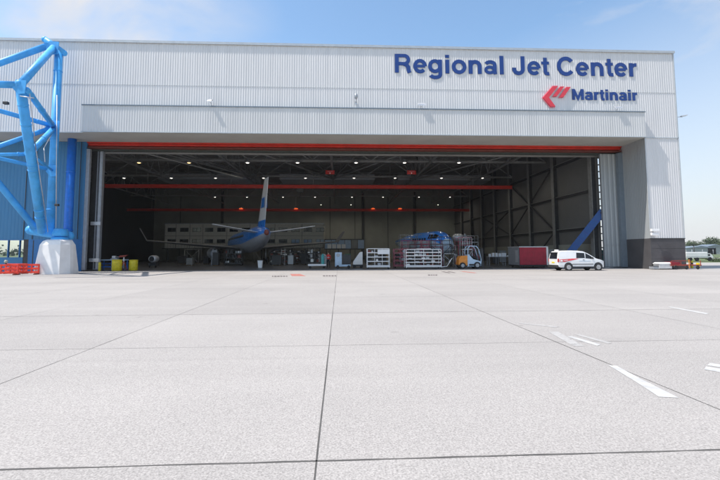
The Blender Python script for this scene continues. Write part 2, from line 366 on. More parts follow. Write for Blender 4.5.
# reveal (faces left into the doorway)
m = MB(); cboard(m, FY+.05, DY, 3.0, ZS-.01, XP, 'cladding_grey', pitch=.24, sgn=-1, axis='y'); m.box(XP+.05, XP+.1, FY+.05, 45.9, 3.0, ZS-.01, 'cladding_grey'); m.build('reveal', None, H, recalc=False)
m = MB(); m.box(XL, XR+.12, FY-.10, FY+.5, ZT-.02, ZT+.16, 'coping'); m.box(XL, XR+.12, FY-.12, FY-.10, ZT-.06, ZT+.18, 'coping'); m.build('coping', None, H)
m = MB(); m.box(XR-.06, XR+.04, FY-.05, FY+.06, 3.0, ZT-.02, 'coping'); m.build('corner_trim', None, H)
m = MB(); m.box(XP-.04, XP+.05, FY-.05, FY+.03, 3.03, ZS-.02, 'coping'); m.build('corner_trim', None, H)
# projecting header
XH0, XH1 = -23.6, 29.95; ZH = 15.35
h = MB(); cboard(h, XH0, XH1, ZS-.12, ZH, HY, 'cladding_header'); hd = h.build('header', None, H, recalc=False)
m = MB(); m.box(XH0-.02, XH0+.02, HY+.03, FY-.003, ZS-.12, ZH, 'cladding_header'); m.build('end_panel', None, hd); m = MB(); m.box(XH1-.02, XH1+.02, HY+.03, FY-.003, ZS-.12, ZH, 'cladding_header'); m.build('end_panel', None, hd)
m = MB(); m.box(XH0-.06, XH1+.06, HY-.06, FY-.003, ZH, ZH+.10, 'coping_dark'); m.build('flashing', None, hd)
m = MB(); m.box(XH0-.03, XH1+.03, HY-.05, HY+.06, ZS-.20, ZS-.12, 'coping'); m.build('drip_edge', None, hd)
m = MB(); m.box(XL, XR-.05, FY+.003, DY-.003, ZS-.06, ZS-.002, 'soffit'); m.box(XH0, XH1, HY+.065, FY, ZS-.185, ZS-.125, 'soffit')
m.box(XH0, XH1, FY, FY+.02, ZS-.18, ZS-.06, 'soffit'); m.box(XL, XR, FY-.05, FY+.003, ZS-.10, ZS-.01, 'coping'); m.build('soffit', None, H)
# red door track
ZD = 12.25
m = MB(); x0, x1 = ax(83, DY), XP-.03
for k, (z0, z1, dy, mm) in enumerate(((ZD+.62, ZS-.07, 0, 'red_steel'), (ZD+.40, ZD+.60, .22, 'red_steel'), (ZD+.2, ZD+.38, .5, 'red_steel'), (ZD, ZD+.18, .8, 'track_dark'))):
    m.box(x0, x1, DY+dy, DY+dy+.45, z0, z1, mm)
m.box(x0, x1, DY+.05, DY+1.2, ZD+.19, ZD+.26, 'red_brown'); m.build('door_track', None, H)
m = MB(); m.box(XL, XR-.1, DY+.3, DY+.5, ZS-.05, ZS+.1, 'cladding_grey'); m.box(-44, XP+.1, 44.75, 44.95, ZD-.15, 17, 'hall_roof'); m.build('lintel_wall', None, H)
# door leaves parked at both ends
m = MB(); xl = ax(603.5, 43.9); cboard(m, xl, XP, .15, ZD, 43.9, 'cladding_grey', pitch=.5, dep=.05); m.box(xl, XP, 43.97, 44.15, .1, ZD, 'grey_steel'); m.box(xl, XP, 43.86, 43.88, 2.4, 2.46, 'grey_steel')
dl = m.build('door_leaf', None, H, recalc=False)
m = MB(); m.box(ax(621.5, DY), XP+.02, DY, DY+.4, .1, ZD, 'coping_dark'); m.build('door_post', None, H)
m = MB(); m.box(ax(83, DY), ax(86.5, DY), DY, DY+.3, .1, ZD, 'grey_steel'); m.build('door_post', None, H)
m = MB(); a, b = ax(95.5, 44.6), ax(101, 44.6); m.box(a, b, 44.4, 44.8, .1, ZD+.2, 'grey_steel'); m.box(a+.15, a+.22, 44.36, 44.4, .2, ZD, 'dark_steel'); m.box(b-.18, b-.12, 44.34, 44.4, .2, ZD, 'light_metal'); m.box(a-.6, a, 44.5, 44.55, .1, ZD, 'dark_steel')
for z in (.9, 4.6): m.box(a-.3, b+.12, 44.2, 44.34, z, z+.35, 'light_metal')
m.build('door_leaf', None, H)
# slot brackets between leaf and side wall
for k in range(16): z = .6+k*.75; m = MB(); m.box(28.35, xl+.02, 44.3, 44.4, z, z+.12, 'dark_steel'); m.build('bracket', None, H)
# hall shell
BY = 103.0; HX = 28.4
def sheet(name, pts, mm, parent=H):
    m = MB(); m.poly(pts, mm); return m.build(name, None, parent)
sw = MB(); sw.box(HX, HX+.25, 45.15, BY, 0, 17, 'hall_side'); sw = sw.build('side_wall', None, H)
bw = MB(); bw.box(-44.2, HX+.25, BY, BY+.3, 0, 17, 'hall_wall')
bw = bw.build('back_wall', None, H)
for x in [ax(p, BY-.02) for p in (355, 388, 330, 265, 180)]: m = MB(); m.box(x-.06, x+.06, BY-.06, BY-.003, 0, 15.5, 'hall_left'); m.build('seam', None, bw)
for p in (363, 415, 222, 140):
    x = ax(p, BY-.4); m = MB(); m.box(x-.28, x+.28, BY-.5, BY-.1, 0, 16.5, 'dark_steel'); m.build('column', None, bw)
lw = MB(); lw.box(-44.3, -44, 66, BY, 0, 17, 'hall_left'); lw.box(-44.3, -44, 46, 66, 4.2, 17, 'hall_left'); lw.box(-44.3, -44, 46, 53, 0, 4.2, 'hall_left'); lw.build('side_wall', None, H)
m = MB(); m.box(-44.3, HX+.3, 45.8, BY+.3, 17, 17.2, 'hall_roof')
rf = m.build('roof', None, H)
m = MB()
for k in range(60): y = 46.5+k*.95; m.box(-44, HX, y, y+.3, 16.9, 17, 'hall_roof')
m.build('deck_rib', None, rf)
# side wall frame
cols = [45.5, 53.8, 60.9, 68.1, 75.1, 82.0, 88.9, 95.8]
for i, y in enumerate(cols):
    m = MB(); w = .42 if i < 2 else .32; m.box(HX-.5, HX-.003, y-w/2, y+w/2, 0, 16.8, 'dark_steel'); m.box(HX-.56, HX-.5, y-w/2-.1, y+w/2+.1, 0, 16.8, 'truss_steel'); m.build('column', None, sw)
for z in (4.4, 8.6, 12.8):
    m = MB(); m.box(HX-.22, HX-.005, 45.7, BY-.1, z-.16, z+.16, 'dark_steel'); m.box(HX-.3, HX-.22, 46.5, BY-.1, z+.1, z+.17, 'truss_steel'); m.build('girt', None, sw)
X_ = HX-.42
for (y0, y1, z0, z1) in ((53.8, 68.1, 4.4, 12.8), (68.1, 53.8, 4.4, 12.8), (68.1, 82, 4.4, 8.6), (82, 68.1, 4.4, 8.6), (60.9, 68.1, 0, 4.4), (60.9, 53.8, 0, 4.4)):
    m = MB(); m.bar((X_, y0, z0), (X_, y1, z1), .14, .14, 'dark_steel'); m.build('brace', None, sw)
m = MB(); m.box(HX-.12, HX-.003, 46.5, BY-.1, 1.4, 2.6, 'hall_wall'); m.build('wall_panel', None, sw)
# roof trusses across the hall, every 11.7 m, and longitudinal trusses linking them
def truss(y, z0, z1, n, xa=-43.8, xb=28.2, r=.09, name='roof_truss'):
    m = MB(); m.box(xa, xb, y-.16, y+.16, z0, z0+.26, 'truss_steel'); m.box(xa, xb, y-.14, y+.14, z1-.2, z1, 'truss_steel')
    st = (xb-xa)/n
    for k in range(n):
        a = xa+k*st; m.tube((a, y, z0+.2), (a+st/2, y, z1-.1), r, 'truss_steel', n=6); m.tube((a+st/2, y, z1-.1), (a+st, y, z0+.2), r, 'truss_steel', n=6)
        m.tube((a+st/2, y, z0+.2), (a+st/2, y, z1-.1), r*.6, 'truss_steel', n=6)
    m.build(name, None, H)
TY = [56.0, 67.5, 79.2, 91.0]
for y in TY: truss(y, 13.75, 16.8, 9)
for x in (-40.5, -27.5, -14.5, -1.0, 12.0, 22.5):
    m = MB(); m.box(x-.12, x+.12, 46.2, 102.5, 13.45, 13.65, 'truss_steel')
    for k in range(14):
        a = 46.4+k*4.0; m.tube((x, a, 13.6), (x, a+2, 16.7), .07, 'truss_steel', n=6); m.tube((x, a+2, 16.7), (x, a+4, 13.6), .07, 'truss_steel', n=6)
    m.build('roof_truss', None, H)
# inclined tie members in the front bays
for (xa, za, ya, xb, zb, yb) in ((-24, 13.4, 47, -13.2, 11.9, 58), (-13.2, 13.2, 66, -8.5, 16.6, 56), (-13.2, 13.2, 66, -18, 16.6, 56), (-1, 13.2, 66, -6.5, 16.6, 54), (-1, 13.2, 66, 4.5, 16.6, 54), (12, 13.2, 66, 6, 16.6, 54), (12, 13.2, 66, 18, 16.6, 54), (12, 13.2, 66, 25, 14.6, 50), (-1, 13.2, 66, 11, 14.8, 50), (-1, 13.2, 66, -13, 14.8, 50), (-24, 14.9, 47, -13.2, 13.5, 66), (-24, 14.6, 48, -13.2, 13.3, 66)):
    m = MB(); m.tube((xa, ya, za), (xb, yb, zb), .10, 'truss_steel', n=8); m.tube((xa, ya, za+.5), (xb, yb, zb+.5), .05, 'truss_steel', n=6); m.build('tie_bar', None, H)
m = MB()
for k in range(3): m.box(-30+k*20, -14+k*20, 71, 76, 14.0, 14.9, 'cladding_grey')
m.build('air_duct', None, H)

# annex wall at the left, flush with the door plane
A = thing('annex_wall', 'blue ribbed metal wall with low windows behind the tube frame left of the doorway', 'wall')
xa, xb = XL, ax(83, DY)-.005; w0, w1 = ax(-60, DY), ax(24.5, DY); zw0, zw1 = az(258, DY, 10), az(240.5, DY, 10)
m = MB(); cboard(m, xa, xb, zw1+.1, ZS-.07, DY, 'blue_wall', pitch=.34); m.box(xa, xb, DY+.05, DY+.2, zw1+.1, ZS-.07, 'blue_wall')
m.build('upper_wall', None, A, recalc=False)
m = MB(); m.box(xa, ax(24.5, DY), DY-.04, DY+.2, .004, zw0, 'blue_wall'); m.build('lower_wall', None, A)
m = MB(); m.box(ax(29.5, DY), xb, DY-.04, DY+.2, .004, zw1+.1, 'blue_door'); m.box(ax(34, DY), ax(35, DY), DY-.05, DY-.04, .05, zw1, 'dark_steel'); m.build('side_panel', None, A)
m = MB(); m.box(ax(24.6, DY), ax(29.4, DY), DY-.02, DY+.15, .004, zw1+.098, 'dark_steel'); m.build('jamb', None, A)
x = w0; k = 0
while x < w1-.3:
    m = MB(); x2 = min(x+1.08, w1); m.box(x, x+.07, DY-.05, DY+.15, zw0, zw1+.1, 'blue_door'); m.box(x+.07, x2, DY-.05, DY+.15, zw1+.02, zw1+.1, 'blue_door'); m.box(x+.07, x2, DY-.05, DY+.15, zw0, zw0+.06, 'blue_door')
    f = m.build('window_frame', None, A); g = MB(); g.box(x+.07, x2, DY+.04, DY+.052, zw0+.06, zw1+.02, 'glass'); g.build('pane', None, f); x = x2
m = MB(); m.box(xa, w0, DY-.04, DY+.2, zw0, zw1+.1, 'blue_wall'); m.build('end_panel', None, A)
m = MB()
for px in (24, 33, 70, 78): x = ax(px, DY); m.box(x-.03, x+.03, DY-.07, DY-.045, zw1+.12, ZS-.1, 'dark_steel')
m.build('trim_strip', None, A)
# strong blue round column right of the truss
m = MB(); cx = ax(68, 42.4); m.tube((cx, 42.4, .004), (cx, 42.4, ZS-.07), .38, 'blue_strong', n=24); m.lathe([(.43, 3.9), (.43, 4.1)], (cx, 42.4, 0), 'z', 'blue_strong'); m.lathe([(.41, 9.6), (.41, 9.75)], (cx, 42.4, 0), 'z', 'blue_strong'); tag(m.build('support_column'), 'thick saturated blue round column between tube frame and hangar doorway', 'column')

# ------------------------------------------------------------------ writing on the facade
def arc(cx, cy, rx, ry, a0, a1, n=18): return [(cx+rx*math.cos(math.radians(a0+(a1-a0)*i/n)), cy+ry*math.sin(math.radians(a0+(a1-a0)*i/n))) for i in range(n+1)]
# bold grotesque letters as strokes: (advance, [(points, width, closed)])
SW = .135
GL = {
 'R': (.722, [([(.14, 0), (.14, .72)], SW, 0), ([(.14, .66), (.42, .66)]+arc(.42, .505, .155, .155, 90, -90, 10)+[(.14, .35)], .12, 0), ([(.40, .34), (.50, .31), (.565, .22), (.58, .08), (.61, 0)], SW, 0)]),
 'e': (.556, [([(.10, .265), (.47, .265)], .095, 0), (arc(.285, .265, .188, .21, 0, 318), .125, 0)]),
 'g': (.611, [(arc(.285, .275, .185, .20, 0, 360, 28)[:-1], .125, 1), ([(.485, .53), (.485, -.05)]+arc(.30, -.05, .185, .11, 0, -165, 10)[1:], .125, 0)]),
 'i': (.278, [([(.14, 0), (.14, .53)], SW, 0), ([(.14, .605), (.14, .72)], SW, 0)]),
 'o': (.611, [(arc(.305, .265, .205, .21, 0, 360, 30)[:-1], .13, 1)]),
 'n': (.611, [([(.13, 0), (.13, .53)], SW, 0), (arc(.305, .30, .17, .17, 175, 0, 12)+[(.475, 0)], SW, 0)]),
 'a': (.556, [(arc(.27, .37, .165, .105, 165, 0, 12)+[(.435, .10), (.455, .0)], .125, 0), (arc(.25, .165, .155, .11, 0, 360, 24)[:-1], .105, 1)]),
 'l': (.278, [([(.14, 0), (.14, .72)], SW, 0)]),
 'J': (.556, [([(.41, .72), (.41, .21)]+arc(.245, .21, .165, .155, 0, -180, 14)[1:]+[(.08, .27)], SW, 0)]),
 't': (.333, [([(.16, .68), (.16, .13), (.19, .07), (.25, .052), (.31, .058)], .125, 0), ([(.015, .475), (.31, .475)], .10, 0)]),
 'C': (.722, [(arc(.37, .36, .275, .305, 38, 322, 28), SW, 0)]),
 'r': (.389, [([(.13, 0), (.13, .53)], SW, 0), (arc(.32, .27, .19, .195, 165, 82, 8), .12, 0)]),
 'M': (.833, [([(.135, 0), (.135, .72)], SW, 0), ([(.70, 0), (.70, .72)], SW, 0), ([(.15, .70), (.417, .10), (.685, .70)], .125, 0)]),
 ' ': (.26, [])}
def word(text, x0, x1, zb, cap, Y, label, cat, bold=1.0, depth=.16):
    root = thing('wall_sign', label, cat, (x0, Y, zb)); tot = sum(GL[c][0] for c in text)-.12; sz = cap/.72; sx_ = (x1-x0)/tot; u = -.065
    for ch in text:
        m = MB()
        for k, (pts, w, closed) in enumerate(GL[ch][1]):
            P = [Vector((p[0], p[1])) for p in pts]; P = [p for i, p in enumerate(P) if i == 0 or (p-P[i-1]).length > .004]; n = len(P); w *= bold; dz = .006*k; L = []
            for i in range(n):
                a = P[i-1] if (i > 0 or closed) else None; b = P[(i+1) % n] if (i < n-1 or closed) else None
                d1 = (P[i]-a).normalized() if a is not None else None; d2 = (b-P[i]).normalized() if b is not None else None
                d1 = d1 or d2; d2 = d2 or d1; t = (d1+d2).normalized(); nn = Vector((-t.y, t.x)); q = w/2/max(.45, nn.dot(Vector((-d1.y, d1.x))))
                L.append((P[i]+nn*q, P[i]-nn*q))
            V = []
            for l_, r_ in L:
                V.append([m.bm.verts.new(((u+p.x)*sx_, y, p.y*sz)) for p, y in ((l_, -depth+dz), (r_, -depth+dz), (r_, dz), (l_, dz))])
            for i in range(n if closed else n-1):
                A_, B_ = V[i], V[(i+1) % n]
                m.face([A_[0], A_[1], B_[1], B_[0]], 'letter_blue'); m.face([A_[1], A_[2], B_[2], B_[1]], 'letter_side'); m.face([A_[2], A_[3], B_[3], B_[2]], 'letter_blue'); m.face([A_[3], A_[0], B_[0], B_[3]], 'letter_side')
            if not closed: m.face(V[0], 'letter_side'); m.face(V[-1][::-1], 'letter_side')
        if GL[ch][1]: m.build('letter', None, root)
        else: m.bm.free()
        u += GL[ch][0]
    return root
word('Regional Jet Center', 5.42, 29.8, 19.22, 1.88, FY-.01, 'large dark blue raised letters reading Regional Jet Center on upper facade', 'sign', 1.09, depth=.045)
word('Martinair', 23.1, 29.72, 16.75, 1.1, FY-.01, 'smaller bold blue letters reading Martinair beside the red arrow emblem', 'sign', 1.28, depth=.04)
def Lz(px, py): p = at(540+px/6.857, 80+py/6.857, FY-.15); return (p.x, p.z)
root = thing('emblem', 'red striped arrow emblem pointing left beside the word Martinair', 'emblem', (0, 0, 0))
for k, q in enumerate(([(88, 42), (122, 42), (60, 120), (105, 182), (72, 182), (20, 120)], [(138, 45), (165, 45), (114, 112), (88, 112)], [(180, 48), (210, 48), (160, 118), (132, 118)])):
    m = MB(); P = [Lz(*a) for a in q]; m.prism(P, FY-.2, FY-.06, 'y', 'logo_red'); o = m.build('stripe', None, root)
    cxx = sum(p[0] for p in P)/len(P); czz = sum(p[1] for p in P)/len(P)
    m = MB(); m.prism([(cxx+(p[0]-cxx)*1.12, czz+(p[1]-czz)*1.10) for p in P], FY-.055, FY-.02, 'y', 'logo_pink'); m.build('backing', None, o)

# wall floodlights
def flood(px, py, label, kind):
    p = at(px, py, FY-.4); t = thing('wall_lamp', label, 'lamp', (p.x, FY-.05, p.z), 0, 'floodlights on the hangar front')
    m = MB(); m.tube((0, 0, -.35), (0, -.5, -.05), .035, 'light_metal', n=8); m.box(-.1, .1, -.02, .02, -.5, -.2, 'light_metal'); m.build('arm', None, t)
    m = MB()
    if kind == 0: m.loft([[(-.18, -.85, .02), (.18, -.85, .02), (.18, -.45, .25), (-.18, -.45, .25)], [(-.22, -.95, -.12), (.22, -.95, -.12), (.2, -.4, .12), (-.2, -.4, .12)]], 'light_metal', smooth=False)
    elif kind == 1: m.lathe([(.05, .3), (.14, .22), (.17, 0), (.13, -.2), (.04, -.28)], (0, -.5, .1), 'z', 'grey_steel', n=12)
    else: m.loft([[(-.35, -.8, .05), (.35, -.8, .05), (.35, -.5, .25), (-.35, -.5, .25)], [(-.38, -.85, -.08), (.38, -.85, -.08), (.3, -.45, .1), (-.3, -.45, .1)]], 'light_metal', smooth=False)
    m.build('lamp_head', None, t); return t
flood(211, 102, 'slim tilted floodlight on the header above the aircraft tail', 0)
flood(356, 98, 'small upright grey lamp on the facade above the middle of the header', 1)
flood(421, 106, 'white round floodlight at the header edge below the word Regional', 2)
flood(616, 109, 'white floodlight just under the word Martinair', 2)
p = at(681, 116, FY-.1); t = thing('wall_lamp', 'lamp on a long arm sticking out from the right edge of the facade', 'lamp', (XR+.05, FY+.3, p.z), 0, 'floodlights on the hangar front')
m = MB(); m.tube((0, 0, 0), (.7, -.1, .02), .03, 'light_metal', n=8); m.build('arm', None, t); m = MB(); m.loft([[(.55, -.2, .02), (1.15, -.25, .14), (1.15, .05, .14), (.55, .05, .02)], [(.55, -.2, .12), (1.15, -.25, .22), (1.15, .05, .22), (.55, .05, .12)]], 'light_metal', smooth=False); m.build('lamp_head', None, t)
p = at(652, 232, FY-.2); t = thing('security_camera', 'white camera box on a bracket at the foot of the right pier', 'camera', (p.x, FY-.05, p.z))
m = MB(); m.box(-.04, .04, -.35, 0, -.04, .04, 'light_metal'); m.box(-.1, .1, -.03, 0, -.3, .5, 'light_metal'); m.build('bracket', None, t); m = MB(); m.box(-.3, .5, -.55, -.3, .05, .28, 'white_paint', .02); m.box(-.3, .45, -.5, -.32, -.35, -.1, 'white_paint', .02); m.build('housing', None, t)

# ------------------------------------------------------------------ blue tube frame and plinth
P0 = Vector((-24.45, 38.6, 0))
pl = thing('concrete_plinth', 'white painted tapering eight sided concrete plinth under the blue tube frame', 'plinth', P0)
def octo(w, z): d = w; return [(-w, -d+.22, z), (-w+.2, -d, z), (w*.62, -d, z), (w*.94, -d+.75, z), (w*.98, -d+1.1, z), (w*.98, d-.9, z), (w-.7, d-.3, z), (-w+.5, d-.3, z), (-w, d-.8, z)]
m = MB(); m.loft([octo(1.38, .004), octo(1.35, .5), octo(1.15, 2.5), octo(1.0, 2.82), octo(.82, 2.95)], 'white_paint', smooth=False); m.build('body', None, pl)
m = MB(); m.lathe([(.72, 2.9), (.68, 3.05), (.5, 3.2), (.3, 3.28)], (0, -.1, 0), 'z', 'blue_tube'); m.build('bearing', None, pl)
F = thing('tube_frame', 'bright blue tubular steel support frame standing on the white plinth', 'frame', P0)
def q3(px, py, Y): return at(px, py, Y)-P0
fr = [  # (a, b, radius m)
    ('chord', q3(45, 39.5, 38.3), q3(64, 53, 38.9), .34), ('chord', q3(47, 46, 38.4), q3(-70, 88, 37.6), .34),
    ('chord', q3(54, 47, 38.5), q3(19, 86, 31.0), .33), ('chord', q3(21, 85, 31.0), q3(-70, 82, 30.2), .30),
    ('leg', q3(20, 84, 31.0), q3(42, 232, 38.0), .40), ('leg', q3(59, 50, 38.8), q3(50, 232, 38.9), .40),
    ('brace', q3(27, 90, 31.3), q3(54, 127, 38.7), .27), ('brace', q3(50, 125, 38.5), q3(-70, 91, 34), .24),
    ('brace', q3(54, 127, 38.7), q3(-70, 170, 35), .24), ('brace', q3(54, 128, 38.7), q3(31, 152, 34.2), .27),
    ('brace', q3(30, 154, 34.2), q3(-70, 156, 33), .17), ('brace', q3(52, 170, 38.8), q3(-70, 143, 34), .20),
    ('brace', q3(36, 229, 38.5), q3(-60, 112, 35), .33), ('brace', q3(53, 171, 38.8), q3(33, 156, 34.4), .12)]
for nme, a, b, rr in fr:
    rr *= .82; m = MB(); m.tube(a, b, rr, 'blue_tube', n=28); d = (b-a).normalized()
    for c in (a, b): m.sphere(c, rr*.99, 'blue_tube', sub=3)
    m.build(nme, None, F)
m = MB(); a, b = q3(31, 230, 38.6), q3(69, 236, 39.5); m.tube(a, b, .42, 'blue_tube', n=28); m.sphere(a, .42, 'blue_tube', sub=3); m.sphere(b, .42, 'blue_tube', sub=3); m.build('node', None, F)
m = MB(); m.lathe([(.6, 3.25), (.62, 3.5), (.5, 3.9)], (0, -.1, 0), 'z', 'blue_tube'); m.build('foot', None, F)
m = MB()
for (a, b, Y1, Y2) in (((29, 88), (36, 150), 31.3, 34), ((36, 150), (48, 232), 34, 38.4), ((57, 95), (56, 228), 38.2, 38.3), ((54, 130), (44, 148), 38.2, 38.1), ((44, 148), (45, 162), 38.1, 38.1), ((20, 96), (34, 98), 30.6, 30.8)):
    m.tube(q3(*a, Y1), q3(*b, Y2), .035, 'light_metal', n=6)

for (px, py, Y, rr) in ((26, 154, 32.6, .0), (46, 206, 38, 0)): pass
m.build('cable', None, F)
for (px, py, Y, w) in ((6, 103, 33.0, .35), (57, 205, 38.1, .3)):
    m = MB(); c = q3(px, py, Y); m.box(c.x-w/2, c.x+w/2, c.y-.12, c.y+.12, c.z-.1, c.z+.1, 'dark_steel', .02); m.build('junction_box', None, F)
for (px, py, Y, sz) in ((54, 127, 38.45, .8), (53, 170, 38.5, .6), (31, 152, 34.0, .55), (54, 47, 38.2, .7), (21, 86, 30.8, .6)):
    c = q3(px, py, Y); m = MB(); m.prism([(c.x-sz, c.z-sz*.2), (c.x-sz*.3, c.z-sz), (c.x+sz*.5, c.z-sz*.9), (c.x+sz*.6, c.z+sz*.7), (c.x-sz*.6, c.z+sz*.8)], c.y-.03, c.y+.03, 'y', 'blue_tube'); m.build('gusset', None, F)
for nme, a, b, rr in fr[4:12]:
    L_ = (b-a).length; d = (b-a).normalized()
    for f_ in (.12, .5, .88): c = a+d*L_*f_; m = MB(); m.tube(c-d*.03, c+d*.03, rr*.82+.03, 'blue_tube', n=24); m.build('flange', None, F)
# bands (weld rings) on legs
m = MB()
for (px, py, Y) in ((26, 122, 33), (33, 168, 35), (39, 208, 37)):
    c = q3(px, py, Y); d = (fr[4][2]-fr[4][1]).normalized(); a = fr[4][1]; t_ = (c-a).dot(d); c = a+d*t_; m.tube(c-d*.05, c+d*.05, .355, 'blue_tube', n=28)
m.build('weld_ring', None, F)

# ------------------------------------------------------------------ things inside
def cyl(m, c, r, z0, z1, mm, n=24): m.lathe([(r*.96, z0), (r, z0+.02), (r, z1-.02), (r*.96, z1)], c, 'z', mm, n=n)
def drum(px, Y, r, hh, label):
    t = thing('yellow_bin', label, 'bin', (ax(px, Y), Y, .008), 0, 'yellow bins by the left door leaf')
    m = MB(); cyl(m, (0, 0, 0), r, 0, hh, 'yellow'); 
    for z in (.33*hh, .66*hh): m.lathe([(r, z-.03), (r+.018, z), (r, z+.03)], (0, 0, 0), 'z', 'yellow')
    m.build('body', None, t); m = MB(); m.lathe([(r+.02, hh), (r+.03, hh+.03), (r*.9, hh+.06)], (0, 0, 0), 'z', 'yellow'); m.build('lid', None, t); return t
drum(118.3, 43.6, .46, 1.06, 'larger yellow bin in front of the blue work bench')
drum(134.8, 44.2, .40, 1.02, 'yellow bin standing alone right of the red stand')
t = thing('bollard', 'thin yellow post beside the left door leaf', 'bollard', (ax(101.2, 43.4), 43.4, .008)); m = MB(); cyl(m, (0, 0, 0), .12, 0, .85, 'yellow', 12); m.build('post', None, t); m = MB(); cyl(m, (0, 0, 0), .04, .85, 1.15, 'grey_steel', 8); m.build('pin', None, t)
# blue bench behind bins
t = thing('work_bench', 'low pale blue metal bench behind the larger yellow bin', 'bench', (ax(100, 45.5), 45.5, .008))
m = MB(); m.box(0, 2.6, 0, .9, 1.0, 1.1, 'cab_blue'); m.build('top', None, t)
for x in (.05, 1.25, 2.45):
    for y in (.05, .8): m = MB(); m.box(x, x+.08, y, y+.08, 0, 1.0, 'blue_strong'); m.build('leg', None, t)
m = MB(); m.box(.1, 2.5, .05, .1, .3, .38, 'blue_strong'); m.box(.1, 2.5, .05, .1, .65, .7, 'blue_strong'); m.build('rail', None, t)
t = thing('vice', 'pale machine part on the end of the blue bench', 'vice', (ax(116, 45.8), 45.8, 1.108)); m = MB(); m.box(-.35, .35, -.2, .2, 0, .12, 'grey_steel', .02); m.box(-.25, .1, -.15, .15, .12, .38, 'light_metal', .03); m.tube((.1, 0, .25), (.5, 0, .25), .04, 'light_metal'); m.build('body', None, t)
t = thing('red_stand', 'red steel jack stand between the two yellow bins', 'stand', (ax(125, 44.6), 44.6, .008))
m = MB(); m.tube((0, 0, .2), (0, 0, 1.45), .05, 'white_paint'); m.build('post', None, t)
m = MB(); m.loft([[(-.5, -.15, 1.35), (.1, -.15, 1.35), (.1, .15, 1.35), (-.5, .15, 1.35)], [(-.35, -.15, 1.5), (.4, -.15, 1.58), (.4, .15, 1.58), (-.35, .15, 1.5)]], 'red_dull', smooth=False); m.build('top', None, t)
for a in (0, 2.1, 4.2): m = MB(); m.tube((0, 0, .95), (.38*math.cos(a), .38*math.sin(a), 0), .035, 'red'); m.build('leg', None, t)

# red barriers at the far left
def barrier(px, Y, label, rz=0):
    t = thing('barrier', label, 'barrier', (ax(px, Y, 270), Y, .008), rz, 'red road barriers by the plinth')
    m = MB()
    for z in (.12, .42, .72): m.box(-1.0, 1.0, -.05, .05, z, z+.16, 'barrier_red', .015)
    for x in (-.98, -.33, .33, .90): m.box(x, x+.09, -.052, .052, .1, .88, 'barrier_red')
    m.build('board', None, t)
    for x in (-.8, .8): m = MB(); m.box(x-.06, x+.06, -.35, .35, 0, .10, 'red_brown', .02); m.build('foot', None, t)
    return t
barrier(27, 37.0, 'red barrier touching the white plinth'); barrier(5, 36.2, 'red barrier cut by the left picture edge', .12); barrier(16, 38.6, 'red barrier standing behind the other two', -.1)
t = thing('warning_lamp', 'small cream lamp on the leftmost red barrier', 'lamp', (ax(5.5, 36.1, 270), 36.1, .90)); m = MB(); cyl(m, (0, 0, 0), .06, -.0, .1, 'plastic_black', 12); m.build('base', None, t); m = MB(); m.lathe([(.11, .1), (.13, .2), (.08, .34)], (0, 0, 0), 'z', 'cream_panel'); m.build('lens', None, t)

# shelf racks
def rack(x, y, w, d, hgt, shelves, label, mat_='white_paint', div=3, name='shelf_rack', fill=True, short=''):
    t = thing(name, label, 'rack', (x, y, .008), 0, 'racks and trolleys in the hangar mouth')
    m = MB()
    for a in (0, w-.06):
        for b in (0, d-.06): m.box(a, a+.06, b, b+.06, .12, hgt, mat_)
    m.box(0, w, 0, .05, hgt-.06, hgt, mat_); m.box(0, w, d-.05, d, hgt-.06, hgt, mat_); m.box(-.03, w+.03, -.03, .04, .18, .28, mat_)
    for k in range(1, div): a = w*k/div; m.box(a-.02, a+.02, 0.005, .035, .2, hgt-.05, mat_)
    m.build('frame', None, t)
    for s in range(shelves):
        z = .3+(hgt-.35)*s/shelves; m = MB(); m.box(.03, w-.03, .03, d-.03, z, z+.05, mat_); m.box(.06, w-.06, -.012, .0, z, z+.09, mat_); m.build('shelf', None, t)
    for a in (.1, w-.1):
        for b in (.1, d-.1): m = MB(); m.lathe([(.07, -.03), (.085, 0), (.07, .03)], (a, b, .085), 'y', 'rubber', 12); m.build('wheel', None, t)
    if fill:
        for s in range(shelves):
            z = .355+(hgt-.35)*s/shelves; hh = (hgt-.35)/shelves-.1; a = .1; k = 0
            while a < w-.25:
                ww = random.uniform(.16, .5); ww = min(ww, w-.12-a)
                if random.random() < .82:
                    mm = random.choice(['plastic_black', 'dark_steel', 'plastic_black', 'grey_steel', 'red_brown', 'light_metal', 'rubber'])
                    b = MB(); b.box(x+a, x+a+ww*.9, y+.1, y+d*random.uniform(.5, .85), .008+z, .008+z+hh*random.uniform(.35, .95), mm, .015)
                    tag(b.build('part_box'), f"{ {'plastic_black':'black','dark_steel':'dark grey','grey_steel':'grey','red_brown':'brown red','light_metal':'silver','rubber':'dull black'}[mm] } box, {ORD[k]} from left, on {['bottom','second','third','fourth','fifth'][s]} shelf of {short}", 'box', 'boxes stored on the racks'); k += 1
                a += ww+.03
    return t
xr1, xr2 = ax(367, 44.5), ax(389.5, 44.5)
rack(xr1, 44.5, xr2-xr1, 1.1, 2.15, 4, 'white shelf trolley, the left one of the hangar mouth', short='left white shelf trolley')
xr3, xr4 = ax(405.5, 43.9), ax(441, 43.9)
rack(xr3, 43.9, xr4-xr3, 1.2, 2.05, 5, 'long white shelf rack, standing before the blue nose', div=4, short='long white rack')
rack(ax(394, 46.5), 46.5, 1.45, 1.1, 2.1, 4, 'greyish pink rack, half behind the long white rack', 'pink_steel', div=2, short='greyish pink rack')
m = MB(); m.box(xr1+1.1, xr2-.06, 44.49, 44.52, 1.55, 2.05, 'white_paint'); tag(m.build('notice_board'), 'white board hung on the top right of the left shelf trolley', 'board')
